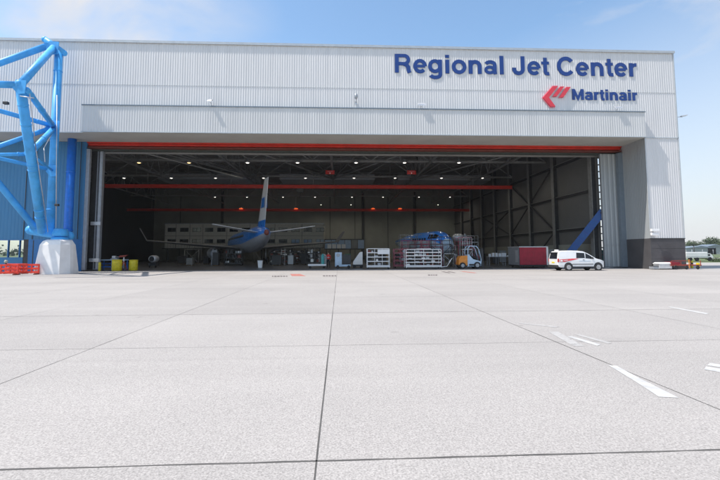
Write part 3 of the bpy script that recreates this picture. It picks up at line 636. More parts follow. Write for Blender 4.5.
m = MB(); m.box(xr3+1.2, xr3+2.7, 44.1, 44.9, 2.06, 2.12, 'white_paint', .01); tag(m.build('panel'), 'flat white panel lying on top of the long white rack', 'panel')
t = thing('tow_bar', 'pale tow bar rising from the right foot of the long rack', 'tow bar', (xr4+.05, 43.85, .008)); m = MB(); m.path([(0, 0, .2), (.5, 0, .25), (1.0, 0, 1.05)], .04, 'white_paint'); m.build('bar', None, t); m = MB(); m.tube((1.0, -.12, 1.05), (1.0, .12, 1.05), .03, 'white_paint'); m.build('handle', None, t)

for (px, Y, l, w_, sh) in ((270, 62, 'dark rack deep in the hall just right of the airliner tail', 2.6, 4), (289, 64, 'dark rack deep in the hall below the left lit windows', 2.4, 4), (305, 61, 'dark rack deep in the hall behind the platform trolley', 2.2, 3), (225, 60, 'dark rack deep in the hall left of the airliner tail', 2.4, 3)):
    rack(ax(px, Y), Y, w_, .8, 2.3, sh, l, 'dark_steel', 3, short={270: 'dark rack right of the tail', 289: 'dark rack below lit windows', 305: 'dark rack behind platform trolley', 225: 'dark rack left of the tail'}[px])
# forklift (faces right)
fx = ax(458, 43.6); t = thing('forklift', 'forklift with orange tail and pale blue cab in the hangar mouth', 'forklift', (fx, 43.6, .008))
m = MB(); m.prism([(0, .45), (.05, 1.0), (.25, 1.32), (.95, 1.36), (.98, .35), (.15, .35)], .05, 1.15, 'y', 'orange'); b_ = m.build('counterweight', None, t)
m = MB(); m.prism([(.95, .25), (.95, 1.45), (1.1, 1.5), (1.5, 1.0), (2.2, .8), (2.35, .75), (2.35, .25)], .02, 1.18, 'y', 'cab_blue'); m.box(1.1, 2.2, .015, .02, .3, .5, 'plastic_black'); m.build('body', None, t)
m = MB(); m.prism([(1.15, 1.42), (2.15, .9), (2.15, .95), (1.3, 1.45)], .08, 1.1, 'y', 'plastic_black'); m.build('dashboard', None, t)
m = MB(); m.box(1.0, 1.5, .3, .9, 1.2, 1.35, 'plastic_black', .04); m.box(.98, 1.12, .3, .9, 1.3, 1.95, 'plastic_black', .04); m.build('seat', None, t)
m = MB()
for y in (.06, 1.12): m.path([(1.0, y, 1.3), (1.02, y, 2.1), (1.2, y, 2.35), (1.9, y, 2.33), (2.15, y, 2.0), (2.38, y, 1.0), (2.38, y, .5)], .045, 'cab_blue')
for x, z in ((1.2, 2.35), (1.55, 2.36), (1.9, 2.33)): m.tube((x, .06, z), (x, 1.12, z), .04, 'cab_blue', n=8)
m.build('roll_cage', None, t)
for (x, rr) in ((.42, .33), (1.95, .36)):
    for y in (-.02, 1.02): m = MB(); m.lathe([(rr*.8, -.02), (rr, .03), (rr, .2), (rr*.8, .25)], (x, y, rr), 'y', 'rubber', 24); w = m.build('wheel', None, t); m = MB(); m.lathe([(rr*.55, -.035), (rr*.5, 0)], (x, y, rr), 'y', 'grey_steel', 16); m.build('rim', None, w)
m = MB()
for y in (.25, .85): m.box(2.5, 2.62, y, y+.12, .1, 2.15, 'dark_steel'); m.box(2.62, 2.7, y, y+.1, .1, 2.0, 'plastic_black')
for z in (.2, 1.1, 2.05): m.box(2.5, 2.6, .37, .85, z, z+.1, 'dark_steel')
m.build('mast', None, t)
for y in (.28, .82): m = MB(); m.box(2.7, 2.76, y, y+.1, .08, .7, 'dark_steel'); m.box(2.7, 3.7, y, y+.1, .06, .11, 'dark_steel'); m.build('fork', None, t)

# curtain sided container dolly
cx0, cx1 = ax(518.5, 45), ax(547, 45)
t = thing('container', 'closed container with dark red curtain front and grey end', 'container', (cx0, 45, .008))
W_ = cx1-cx0
m = MB(); m.box(0, W_, 0, 3.0, .28, 2.2, 'plastic_black'); m.build('body', None, t)
m = MB(); m.box(-.04, W_+.04, -.04, 3.04, 2.2, 2.3, 'light_metal', .02); m.build('roof', None, t)
m = MB(); n = 40
lo = [(W_*i/n*.93+.02, -.03-.03*abs(math.sin(i*1.1)), 0) for i in range(n+1)]
vs = [(m.bm.verts.new((a, b, .34)), m.bm.verts.new((a, b, 2.19))) for a, b, c in lo]
for p, q in zip(vs, vs[1:]): m.face([p[0], q[0], q[1], p[1]], 'curtain_red', True)
m.build('curtain', None, t, recalc=False)
m = MB(); m.box(-.03, -.003, .05, 2.95, .3, 2.19, 'grey_steel'); m.box(-.04, -.03, .3, 1.0, .6, 1.9, 'light_metal'); m.build('end_panel', None, t)
m = MB(); m.box(W_-.18, W_+.02, -.05, -.005, .3, 2.19, 'light_metal'); m.build('post', None, t)
m = MB(); m.box(0, W_, .05, 2.9, .16, .28, 'dark_steel'); m.build('chassis', None, t)
for x in (.4, W_-.4):
    for y in (.2, 2.8): m = MB(); m.lathe([(.12, -.05), (.15, 0), (.12, .05)], (x, y, .15), 'y', 'rubber', 14); m.build('wheel', None, t)

# white van
def make_van():
    L = 4.45; hw = .90
    t = thing('van', 'small white panel van with pink red stripe parked at the right of the doorway', 'van', (ax(549.5, 39.4, 262), 38.7, .006))
    # profile (x, ztop) front right; z bottom handled by rings along x
    prof = [(0, 1.02, .78), (.03, 1.20, .86), (.10, 1.55, .88), (.22, 1.76, .89), (.5, 1.82, .9), (1.3, 1.84, .9), (2.0, 1.82, .9), (2.5, 1.76, .9), (2.9, 1.58, .9), (3.3, 1.34, .9), (3.62, 1.12, .9), (3.9, 1.03, .89), (4.15, .95, .86), (4.33, .84, .78), (4.42, .70, .66), (4.45, .55, .55)]
    def hwz(z, top): return 1-.0*z if z < .95 else 1-.17*((z-.95)/.9)
    rings = []
    for x, zt, w in prof:
        zs = [.30, .42, .62, .82, min(.95, zt-.03), .95+(zt-.95)*.5 if zt > 1.0 else zt-.02, zt-.06 if zt > 1.1 else zt-.012, zt]
        zs = sorted(zs); half = []
        for i, z in enumerate(zs):
            k = w*(1 if z < .95 else 1-.17*(z-.95)/.9); 
            if i == 0: k *= .96
            if i == len(zs)-1: k *= .84
            half.append((k, z))
        rings.append([(x, -k, z) for k, z in half]+[(x, k, z) for k, z in reversed(half)])
    m = MB(); m.loft(rings, 'car_white', smooth=True); body = m.build('body', None, t)
    es = body.modifiers.new('s', 'EDGE_SPLIT'); es.split_angle = math.radians(38)
    yy = lambda z, w=.9: -(w*(1 if z < .95 else 1-.17*(z-.95)/.9))
    def pane(name, pts, mm, off=.012, par=t, both=True, d=.02):
        for s in ((1, -1) if both else (1,)):
            m = MB(); a = [(x, s*(yy(z)-off), z) for x, z in pts]; b = [(x, s*(yy(z)-off+d), z) for x, z in pts]; m.loft([a, b], mm, smooth=False); o = m.build(name, None, par)
        return o
    pane('rear_quarter_window', [(.27, 1.12), (.80, 1.12), (.80, 1.62), (.36, 1.62)], 'dark_glass')if False else None
    pane('side_window', [(1.72, 1.14), (2.52, 1.14), (2.52, 1.60), (1.78, 1.64)], 'dark_glass')
    pane('side_window', [(2.58, 1.12), (3.42, 1.05), (3.08, 1.34), (2.62, 1.60)], 'dark_glass')
    for xx in (1.55, 2.55): pane('door_seam', [(xx, .42), (xx+.012, .42), (xx+.012, 1.68 if xx < 2 else 1.62), (xx, 1.68 if xx < 2 else 1.62)], 'plastic_black', .004, d=.01)
    pane('side_moulding', [(1.30, .56), (3.28, .56), (3.28, .62), (1.30, .62)], 'plastic_black', .018)
    pane('sill', [(1.3, .30), (3.3, .30), (3.3, .38), (1.3, .38)], 'plastic_black', .01)
    pane('door_handle', [(2.30, .96), (2.46, .96), (2.46, 1.0), (2.30, 1.0)], 'plastic_black', .03)
    # livery
    pane('stripe', [(.16, .80), (.62, .80), (1.5, .98), (1.95, 1.10), (1.35, 1.10), (.16, 1.02)], 'van_red', .010)
    m = MB(); m.box(.20, .42, yy(.9)-.018, yy(.9)-.011, .84, .98, 'white_paint'); m.box(.50, 1.2, yy(.9)-.018, yy(.9)-.011, .90, .925, 'logo_pink'); m.build('stripe_detail', None, t)
    m = MB()
    for k in range(9): a = 1.98+k*.12; m.box(a, a+.07, yy(.9)-.008, yy(.9)-.003, .84, .92, 'cab_blue')
    m.build('faded_lettering', None, t)
    # rear
    m = MB(); m.loft([[(-.012, -.68, 1.08), (-.012, .68, 1.08), (.115, .62, 1.68), (.115, -.62, 1.68)], [(.02, -.68, 1.08), (.02, .68, 1.08), (.15, .62, 1.68), (.15, -.62, 1.68)]], 'dark_glass', smooth=False); m.build('rear_window', None, t)
    m = MB(); m.box(-.08, .25, -.86, .86, .28, .52, 'plastic_black', .04); m.build('rear_bumper', None, t)
    m = MB(); m.box(-.02, .0, -.26, .26, .68, .80, 'yellow'); m.build('number_plate', None, t)
    for s in (-1, 1): m = MB(); m.box(-.01, .10, min(s*.80, s*.895), max(s*.80, s*.895), .78, 1.10, 'red', .01); m.build('tail_light', None, t)
    # front
    m = MB(); m.loft([[(2.98, -.72, 1.56), (2.98, .72, 1.56), (3.62, .80, 1.135), (3.62, -.80, 1.135)], [(2.96, -.72, 1.53), (2.96, .72, 1.53), (3.6, .8, 1.10), (3.6, -.8, 1.10)]], 'dark_glass', smooth=False); m.build('windscreen', None, t)
    m = MB(); m.box(4.25, 4.50, -.62, .62, .28, .5, 'plastic_black', .05); m.build('front_bumper', None, t)
    for s in (-1, 1): m = MB(); m.sphere((4.22, s*.68, .80), .16, 'light_metal', (1.1, 1, .7)); m.build('headlight', None, t)
    for s in (-1, 1): m = MB(); m.sphere((3.15, s*1.0, 1.16), .12, 'plastic_black', (.7, 1, .8)); m.build('mirror', None, t)
    m = MB(); m.box(.24, .46, -.2, .2, 1.79, 1.92, 'white_paint', .03); m.build('roof_beacon', None, t)
    for x in (.95, 3.72):
        for s in (-1, 1):
            m = MB(); a = s*.86; m.lathe([(.40, 0), (.40, .055)] if s > 0 else [(.40, -.055), (.40, 0)], (x, a, .36), 'y', 'plastic_black', 32); m.build('wheel_arch', None, t)
            m = MB(); b = s*.84; m.lathe([(.24, -.11), (.30, -.10), (.32, -.04), (.32, .04), (.30, .10), (.24, .11)], (x, b, .32), 'y', 'rubber', 32); w = m.build('wheel', None, t)
            m = MB(); e = s*.955; m.lathe([(.20, e-.02), (.21, e), (.17, e+.01*s), (.05, e-.005*s)], (x, 0, .32), 'y', 'rim', 20)
            for k in range(5): an = k*2*PI/5; m.bar((x, e+.008*s, .32), (x+.19*math.cos(an), e+.008*s, .32+.19*math.sin(an)), .03, .045, 'rim')
            m.build('rim', None, w)
    return t
van = make_van()

# ------------------------------------------------------------------ airliner (tail towards us)
def ring_e(cx, cy, cz, rx, rz_, n=24): return [(cx+rx*math.sin(2*PI*i/n), cy, cz+rz_*math.cos(2*PI*i/n)) for i in range(n)]
tx = ax(267, 50, 231)
AP = thing('airliner', 'parked airliner seen from behind with blue top and tall white tail fin', 'airliner', (tx, 50, .008), math.radians(20))
st = [(0, 4.15, .16, .2), (.25, 4.13, .3, .36), (1.2, 4.05, .62, .72), (3, 3.9, .98, 1.1), (6, 3.68, 1.33, 1.46), (9, 3.5, 1.48, 1.64), (12, 3.42, 1.5, 1.67), (28, 3.42, 1.5, 1.67), (31, 3.38, 1.4, 1.5), (34, 3.2, .95, 1.0), (35.5, 3.05, .45, .45), (36, 3.0, .1, .1)]
rings = [ring_e(0, y, z, a, b) for y, z, a, b in st]
m = MB(); m.loft(rings, mf=lambda i, j: 'red_brown' if i == 0 else ('plane_blue' if (j < 7 or j >= 17) else 'plane_grey')); m.build('fuselage', None, AP)
def foil(name, pts, th, mm, par, vertical=False, mats=None):
    """pts: list of (span, lead_y, trail_y, z) stations"""
    m = MB(); rg = []
    for s, le, te, z in pts:
        c = le-te; t_ = th*c; pr = [(le, 0), (le-c*.12, t_*.8), (le-c*.4, t_), (te, .02), (te, -.02), (le-c*.4, -t_), (le-c*.12, -t_*.8)]
        rg.append([(q, y, z+s) if vertical else (s, y, z+q) for y, q in pr])
    m.loft(rg, mm, smooth=False, mf=(lambda i, j: mats[i]) if mats else None); return m.build(name, None, par)
fin = foil('tail_fin', [(0, 6.9, 1.6, 4.6), (1.1, 5.6, 1.2, 4.6), (2.5, 4.55, .7, 4.6), (3.3, 3.95, .45, 4.6), (4.3, 3.2, .1, 4.6), (6.0, 1.95, -.4, 4.6)], .05, None, AP, True, ['plane_blue', 'fin_white', 'fin_white', 'fin_white', 'fin_white'])
m = MB()
for s in (-1, 1): m.loft([[(s*.235, 1.2, 7.2), (s*.21, 3.0, 7.2), (s*.16, 2.7, 8.4), (s*.14, 1.1, 8.4)], [(s*.245, 1.2, 7.2), (s*.235, 3.0, 7.2), (s*.18, 2.7, 8.4), (s*.155, 1.1, 8.4)]], 'plane_blue', smooth=False)
m.build('emblem', None, fin)
for s in (-1, 1):
    foil('tailplane', [(s*.5, 4.6, 1.9, 4.2), (s*6.0, 1.9, .5, 5.0)], .05, 'fin_white', AP)
    w = foil('wing', [(s*1.0, 20.8, 14.6, 2.4), (s*5.0, 18.3, 14.2, 2.75), (s*13.4, 14.4, 12.6, 3.4)], .06, 'wing_grey', AP)
    foil('winglet', [(0, 0, 0, 0)]*0, .05, 'fin_white', w) if False else None
    m = MB(); m.loft([[(s*13.4, 14.4, 3.42), (s*13.4, 12.6, 3.42), (s*13.45, 12.6, 3.36), (s*13.45, 14.4, 3.36)], [(s*14.2, 12.9, 5.0), (s*14.2, 12.0, 5.0), (s*14.26, 12.0, 4.96), (s*14.26, 12.9, 4.96)]], 'wing_grey', smooth=False); m.build('winglet', None, w)
    m = MB(); m.lathe([(.45, 15.6), (.62, 16.6), (.82, 18), (.86, 19.4), (.72, 20.0), (.68, 19.8), (.3, 19.4)], (s*4.7, 0, 1.65), 'y', 'plane_grey'); m.bm.verts.ensure_lookup_table(); e_ = m.build('engine', None, AP)
    m = MB(); m.bar((s*4.7, 16.2, 2.6), (s*4.7, 18.5, 2.5), .2, .5, 'plane_grey'); m.build('pylon', None, e_)
    m = MB(); m.tube((s*2.9, 16.6, .5), (s*2.9, 16.6, 2.4), .1, 'light_metal'); g = m.build('landing_gear', None, AP)
    for dx in (-.25, .25): m = MB(); m.lathe([(.4, -.13), (.5, -.08), (.5, .08), (.4, .13)], (s*2.9+dx, 16.6, .5), 'x', 'rubber', 20); m.build('wheel', None, g)
m = MB(); m.tube((0, 31.5, .3), (0, 31.5, 2.2), .08, 'light_metal'); g = m.build('landing_gear', None, AP)
for dx in (-.2, .2): m = MB(); m.lathe([(.25, -.09), (.32, -.05), (.32, .05), (.25, .09)], (dx, 31.5, .32), 'x', 'rubber', 16); m.build('wheel', None, g)
m = MB(); m.box(-.03, .03, 8, 30, 3.45, 3.5, 'plane_grey')
for s in (-1, 1):
    for k in range(24): y = 9.5+k*.82; m = MB(); m.box(min(s*1.44, s*1.515), max(s*1.44, s*1.515), y, y+.26, 3.9, 4.22, 'dark_glass'); m.build('cabin_window', None, AP)

# second aircraft nose, blue, behind the long rack
nx, ny = ax(450, 51), 51.0
BP = thing('aircraft', 'blue and pale grey aircraft nose behind the long white rack', 'aircraft', (nx, ny, .008), math.radians(-168))
st = [(0, 2.35, .12, .12), (.25, 2.38, .5, .5), (.8, 2.5, .92, .9), (1.5, 2.65, 1.2, 1.25), (2.4, 2.8, 1.42, 1.5), (3.5, 2.85, 1.5, 1.6), (9, 2.85, 1.5, 1.6), (10, 2.85, 1.5, 1.6), (14, 3.0, 1.1, 1.2), (19, 3.3, .35, .4)]
# local -Y is backwards
m = MB(); m.loft([ring_e(0, -y, z, a, b) for y, z, a, b in st], mf=lambda i, j: 'plane_blue' if (j < 5 or j >= 19) and i > 1 else 'cab_blue'); m.build('fuselage', None, BP)
for sgn in (-1, 1):
    for (y0, y1) in ((1.7, 2.25), (2.35, 2.95), (3.05, 3.5)):
        a = 1.0 if y0 < 2 else 1.25; b = 1.15 if y0 < 2 else 1.3
        m = MB(); m.loft([[(sgn*(a*.98), -y0, 3.45), (sgn*(b*1.01+.03), -y1, 3.45), (sgn*(b*.80), -y1, 3.98), (sgn*(a*.62), -y0, 3.82)], [(sgn*(a*.98+.1), -y0, 3.45), (sgn*(b*1.01+.12), -y1, 3.45), (sgn*(b*.80+.1), -y1, 4.03), (sgn*(a*.62+.1), -y0, 3.87)]], 'dark_glass', smooth=False); m.build('cockpit_window', None, BP)
for sgn in (-1, 1): [ (lambda m: (m.box(min(sgn*1.40, sgn*1.515), max(sgn*1.40, sgn*1.515), -y-.26, -y, 3.25, 3.58, 'dark_glass'), m.build('cabin_window', None, BP)))(MB()) for y in (4.2, 5.0, 5.8, 6.6, 7.4, 8.2)]
m = MB(); m.tube((0, -2.2, .3), (0, -2.2, 1.5), .08, 'light_metal'); g = m.build('landing_gear', None, BP); m = MB(); m.lathe([(.25, -.09), (.32, -.05), (.32, .05), (.25, .09)], (0, -2.2, .32), 'x', 'rubber', 16); m.build('wheel', None, g)

# red work stands round the blue nose
def stand(x, y, w, d, h1, label, steps=True, mm='pink_steel', rail=1.0):
    t = thing('work_stand', label, 'work stand', (x, y, .008), 0, 'steel work stands round the aircraft')
    m = MB(); m.box(0, w, 0, d, h1, h1+.08, mm); m.build('platform', None, t)
    for a in (.04, w-.04):
        for b in (.04, d-.04): m = MB(); m.tube((a, b, 0), (a, b, h1), .05, mm, n=8); m.build('leg', None, t)
    for b in (.04, d-.04):
        m = MB(); m.tube((.04, b, h1+rail), (w-.04, b, h1+rail), .03, mm, n=6); m.tube((.04, b, h1+rail*.5), (w-.04, b, h1+rail*.5), .025, mm, n=6)
        k = max(2, int(w/.8))
        for i in range(k+1): a = .04+(w-.08)*i/k; m.tube((a, b, h1), (a, b, h1+rail), .03, mm, n=6)
        m.build('guard_rail', None, t)
    m = MB(); m.tube((.04, .04, .1), (w-.04, .04, h1-.1), .035, mm, n=6); m.tube((w-.04, .04, .1), (.04, .04, h1-.1), .035, mm, n=6); m.build('cross_brace', None, t)
    if steps:
        m = MB()
        for i in range(7): z = h1*(i+.5)/7.5; m.box(w+.1+(7-i)*.18-.2, w+.1+(7-i)*.18+.05, .1, d-.1, z, z+.04, mm)
        for b in (.1, d-.1): m.bar((w+1.4, b, 0), (w, b, h1), .06, .1, mm)
        m.build('stair', None, t)
    return t
stand(ax(456, 51), 50.2, 1.7, 1.6, 2.5, 'pinkish red work stand right of the blue nose, above the forklift', mm='pink_steel')
stand(ax(402, 53), 53.0, 5.2, 1.2, 2.2, 'long dull red work stand with railing left of the blue nose', False, 'pink_steel', 1.0)
stand(ax(462, 56), 56.0, 2.2, 1.6, 3.0, 'taller grey white work stand behind the pinkish red one', False, 'grey_steel', .9)
stand(ax(421, 49.5), 49.5, 2.6, 1.0, 2.3, 'low dull red railed stand right behind the long white rack', False, 'pink_steel', .8)
stand(ax(443, 49.0), 49.0, 1.5, 1.0, 1.5, 'small white stand under the tip of the blue nose', True, 'light_metal', 1.0)
stand(ax(462, 49.0), 49.0, 1.2, 1.1, 2.0, 'narrow white stand between blue nose and forklift', False, 'light_metal', 1.4)
stand(ax(400, 57), 57.0, 4.0, 1.4, 3.1, 'tall grey railed stand above the left end of the red ones', False, 'truss_steel', 1.0)
stand(ax(410, 50), 50.0, 1.6, .9, 1.8, 'dark low stand left of the long white rack', False, 'dark_steel', .9)
stand(ax(431, 48.5), 48.5, 2.4, .8, 2.6, 'dark railed stand directly before the blue nose', True, 'dark_steel', .9)
t = thing('engine_cowling', 'grey white rounded cowling on the taller work stand', 'cowling', (ax(459, 56), 56.8, 3.09)); m = MB(); m.lathe([(.25, -.7), (.5, -.4), (.58, .1), (.5, .6), (.3, .75)], (0, 0, .58), 'x', 'light_metal'); m.build('shell', None, t)
t = thing('oxygen_cylinder', 'upright grey cylinder beside the cowling on the taller stand', 'cylinder', (ax(466, 56), 56.6, 3.09)); m = MB(); m.lathe([(.2, 0), (.22, .1), (.22, .9), (.12, 1.05), (.06, 1.15)], (0, 0, 0), 'z', 'grey_steel', 14); m.build('bottle', None, t)

# ground power cart, trolley, etc. in the middle
gx = ax(335, 46.5); t = thing('power_cart', 'pale blue grey power cart with dark middle, left of the white shelf trolley', 'cart', (gx, 46.5, .008))
m = MB(); m.box(0, .75, 0, 1.2, .35, 1.75, 'cab_blue', .04); m.lathe([(.2, -.02), (.2, .0)], (.35, 0, 1.45), 'y', 'grey_steel', 20); m.build('cabinet', None, t)
m = MB(); m.box(0, 1.7, .05, 1.2, .2, .42, 'cab_blue', .03); m.build('base', None, t)
m = MB(); m.box(.8, 1.75, .1, 1.1, .43, 1.5, 'dark_steel', .05); m.build('engine_block', None, t)
for a in (.3, 1.5): m = MB(); m.lathe([(.14, -.05), (.18, 0), (.14, .05)], (a, .08, .19), 'y', 'rubber', 14); m.build('wheel', None, t)
gx = ax(353, 47); t = thing('air_starter', 'slanted pale metal hood unit between power cart and shelf trolley', 'machine', (gx, 47, .008))
m = MB(); m.prism([(0, .4), (0, .7), (.75, 1.75), (1.05, 1.8), (1.05, .4)], 0, 1.1, 'y', 'light_metal'); m.build('hood', None, t)
m = MB(); m.box(-.1, 1.1, .05, 1.05, .2, .4, 'dark_steel'); m.build('base', None, t)
for a in (.15, .9): m = MB(); m.lathe([(.12, -.05), (.16, 0), (.12, .05)], (a, .06, .17), 'y', 'rubber', 14); m.build('wheel', None, t)
gx = ax(308, 46.8); t = thing('platform_trolley', 'low flat white platform trolley left of the worker', 'trolley', (gx, 46.8, .008))
m = MB(); m.box(0, 2.0, 0, 1.1, .28, .46, 'white_paint', .03); m.build('deck', None, t)
for a in (.25, 1.75): m = MB(); m.lathe([(.1, -.04), (.13, 0), (.1, .04)], (a, .08, .14), 'y', 'rubber', 14); m.build('wheel', None, t)
m = MB(); m.path([(1.95, .55, .4), (2.0, .55, 1.3), (1.7, .55, 1.6)], .03, 'light_metal'); m.build('handle', None, t)
t = thing('gas_bottle', 'teal gas bottle standing on the white platform trolley', 'gas bottle', (gx+1.6, 47.4, .468)); m = MB(); m.lathe([(.16, 0), (.18, .08), (.18, .9), (.1, 1.05), (.04, 1.15)], (0, 0, 0), 'z', 'teal', 14); m.build('bottle', None, t)
t = thing('waste_bin', 'small white bin under the tail of the airliner', 'bin', (ax(260, 50), 50.5, .008)); m = MB(); m.loft([[(-.2, -.2, 0), (.2, -.2, 0), (.2, .2, 0), (-.2, .2, 0)], [(-.27, -.27, .8), (.27, -.27, .8), (.27, .27, .8), (-.27, .27, .8)]], 'white_paint', smooth=False); m.build('body', None, t); m = MB(); m.box(-.29, .29, -.29, .29, .8, .86, 'grey_steel', .01); m.build('lid', None, t)

# worker: one continuous skinned body
def person(loc, rz, label):
    t = thing('person', label, 'person', loc, rz)
    V = {'pel': (0, 0, .96, .155), 'wa': (0, 0, 1.12, .135), 'ch': (0, .01, 1.32, .165), 'nk0': (0, 0, 1.47, .09), 'nk': (0, 0, 1.55, .055), 'hd': (0, .02, 1.63, .088), 'hd2': (0, .01, 1.74, .07)}
    for s, n in ((-1, 'l'), (1, 'r')):
        V.update({n+'hip': (s*.10, 0, .90, .095), n+'kn': (s*.12, .04 if s > 0 else -.01, .50, .06), n+'an': (s*.13, 0 if s > 0 else -.10, .09, .042), n+'to': (s*.15, .16 if s > 0 else .06, .035, .035),
                  n+'sh': (s*.19, 0, 1.43, .062), n+'el': (s*.27, -.02, 1.16, .045), n+'wr': (s*.26, .14, .95, .028), n+'pa': (s*.255, .19, .89, .033)})
        for k, (dx, ln) in enumerate(((-.03, .075), (-.01, .09), (.01, .085), (.03, .065))):
            V[n+'f%d' % k] = (s*.255+dx, .215, .835, .009); V[n+'g%d' % k] = (s*.255+dx, .205, .835-ln*.6, .008)
        V[n+'t0'] = (s*.225, .22, .89, .010); V[n+'t1'] = (s*.21, .24, .85, .009)
    E_ = [('pel', 'wa'), ('wa', 'ch'), ('ch', 'nk0'), ('nk0', 'nk'), ('nk', 'hd'), ('hd', 'hd2')]
    for n in 'lr': E_ += [('pel', n+'hip'), (n+'hip', n+'kn'), (n+'kn', n+'an'), (n+'an', n+'to'), ('nk0', n+'sh'), (n+'sh', n+'el'), (n+'el', n+'wr'), (n+'wr', n+'pa'), (n+'pa', n+'t0'), (n+'t0', n+'t1')]+[(n+'pa', n+'f%d' % k) for k in range(4)]+[(n+'f%d' % k, n+'g%d' % k) for k in range(4)]
    ks = list(V); me = bpy.data.meshes.new('body'); me.from_pydata([V[k][:3] for k in ks], [(ks.index(a), ks.index(b)) for a, b in E_], [])
    o = bpy.data.objects.new('body', me); COL.objects.link(o)
    md = o.modifiers.new('skin', 'SKIN'); o.modifiers.new('sub', 'SUBSURF').levels = 1
    for i, k in enumerate(ks): me.skin_vertices[0].data[i].radius = (V[k][3],)*2; me.skin_vertices[0].data[i].use_root = (k == 'pel')
    dg = bpy.context.evaluated_depsgraph_get(); dg.update(); nm = bpy.data.meshes.new_from_object(o.evaluated_get(dg)); bpy.data.objects.remove(o)
    nm.materials.clear()
    for k in ('skin', 'vest', 'trousers', 'plastic_black', 'white_paint'): nm.materials.append(M[k])
    for p in nm.polygons:
        c = p.center; p.use_smooth = True
        p.material_index = 0 if c.z > 1.52 or (abs(c.x) > .19 and c.z < .97 and c.y > .1) else (1 if c.z > .98 else (2 if c.z > .1 else 3))
    b = bpy.data.objects.new('body', nm); COL.objects.link(b); b.parent = t
    m = MB(); m.sphere((0, -.015, 1.745), .098, 'hair', (.95, 1.05, .8)); m.build('hair', None, t)
    m = MB(); m.sphere((0, .105, 1.66), .016, 'skin', (.8, 1.2, 1.3)); m.build('nose', None, t)
    m = MB()
    for s in (-1, 1): m.sphere((s*.034, .092, 1.69), .012, 'dark_glass')
    m.build('eyes', None, t); m = MB(); m.box(-.025, .025, .094, .10, 1.61, 1.62, 'red_brown'); m.build('mouth', None, t)
    m = MB()
    for s in (-1, 1): m.sphere((s*.09, .01, 1.67), .02, 'skin', (.5, 1, 1.6))
    m.build('ears', None, t)
    m = MB(); m.lathe([(.172, 1.17), (.178, 1.2), (.172, 1.23)], (0, .005, 0), 'z', 'white_paint', 20); m.build('reflective_band', None, t)
person((ax(328.5, 48), 48.0, .008), math.radians(160), 'worker in a red top and dark trousers standing by the pale power cart')

# blue inclined conveyor and bits by the right wall
a, b = at(603, 211, 43.95+.6), at(572, 250, 46.0)
t = thing('inclined_strut', 'dark blue inclined strut leaning behind the white van', 'strut', (a.x, a.y, 0))
a = a-Vector((a.x, a.y, 0)); b_ = b-Vector((t.location.x, t.location.y, 0)); d = (b_-a)
b_ = a + d*((a.z-.1)/(a.z-b_.z)) if a.z != b_.z else b_
m = MB(); m.bar(a, b_, .75, .75, 'strut_blue'); m.build('beam', None, t)
m = MB(); dd = (b_-a).normalized()
for k in range(9): c = a+(b_-a)*(k+.5)/9; m.bar(c-dd*.04, c+dd*.04, .80, .80, 'plane_navy')
m.build('rib', None, t); m = MB(); m.box(b_.x-.6, b_.x+.6, b_.y-.5, b_.y+.5, .008, .16, 'dark_steel'); m.build('foot_plate', None, t)
t = thing('green_cabinet', 'small green cabinet between van and right door leaf', 'cabinet', (ax(600, 46.6), 46.6, .008)); m = MB(); m.box(-.4, .4, 0, .6, .1, 1.9, 'green', .03); m.build('body', None, t); m = MB(); m.box(-.36, .36, -.02, 0, .2, 1.8, 'teal'); m.build('door', None, t)
t = thing('hose_reel', 'dark red fire hose reel post before the side wall, above the green cabinet', 'hose reel', (ax(597, 46.3), 46.3, .008)); m = MB(); m.box(-.08, .08, 0, .12, 0, 5.0, 'red_brown'); m.build('post', None, t); m = MB(); m.lathe([(.3, -.1), (.34, 0), (.3, .1)], (0, -.1, 3.4), 'y', 'red_brown'); m.build('reel', None, t)
for i, (px, Y, nme) in enumerate(((488, 52, 'leftmost grey table with white boxes right of the forklift'), (497, 53.5, 'grey table with white boxes left of the red container'))):
    t = thing('table', nme, 'table', (ax(px, Y), Y, .008), 0, 'work tables by the side wall'); m = MB(); m.box(0, 2.2, 0, .9, 1.1, 1.16, 'light_metal'); m.build('top', None, t)
    for x in (.05, 2.07):
        for y in (.05, .8): m = MB(); m.box(x, x+.06, y, y+.06, 0, 1.1, 'grey_steel'); m.build('leg', None, t)
    for k in range(5):
        w_ = random.uniform(.2, .36); bx = MB(); bx.box(-w_/2, w_/2, 0, .35, 0, random.uniform(.15, .45), 'white_paint', .01); o = bx.build('carton'); o.location = (ax(px, Y)+.25+k*.42, Y+.2, 1.17); tag(o, f'white carton, {ORD[k]} from left on the {"leftmost grey table" if i == 0 else "grey table next to the red container"}', 'box', 'cartons on the work tables')
t = thing('low_cabinet', 'long low pale cabinet run behind the white van', 'cabinet', (ax(548, 52), 52, .008)); m = MB(); m.box(0, 3.2, 0, .8, .1, 1.9, 'cream_panel', .02); m.box(-.02, 3.22, -.03, .83, 1.9, 1.98, 'light_metal'); m.build('body', None, t)
for k in range(4): m = MB(); m.box(.05+k*.79, .77+k*.79, -.02, 0, .2, 1.85, 'grey_steel'); m.build('door', None, t)

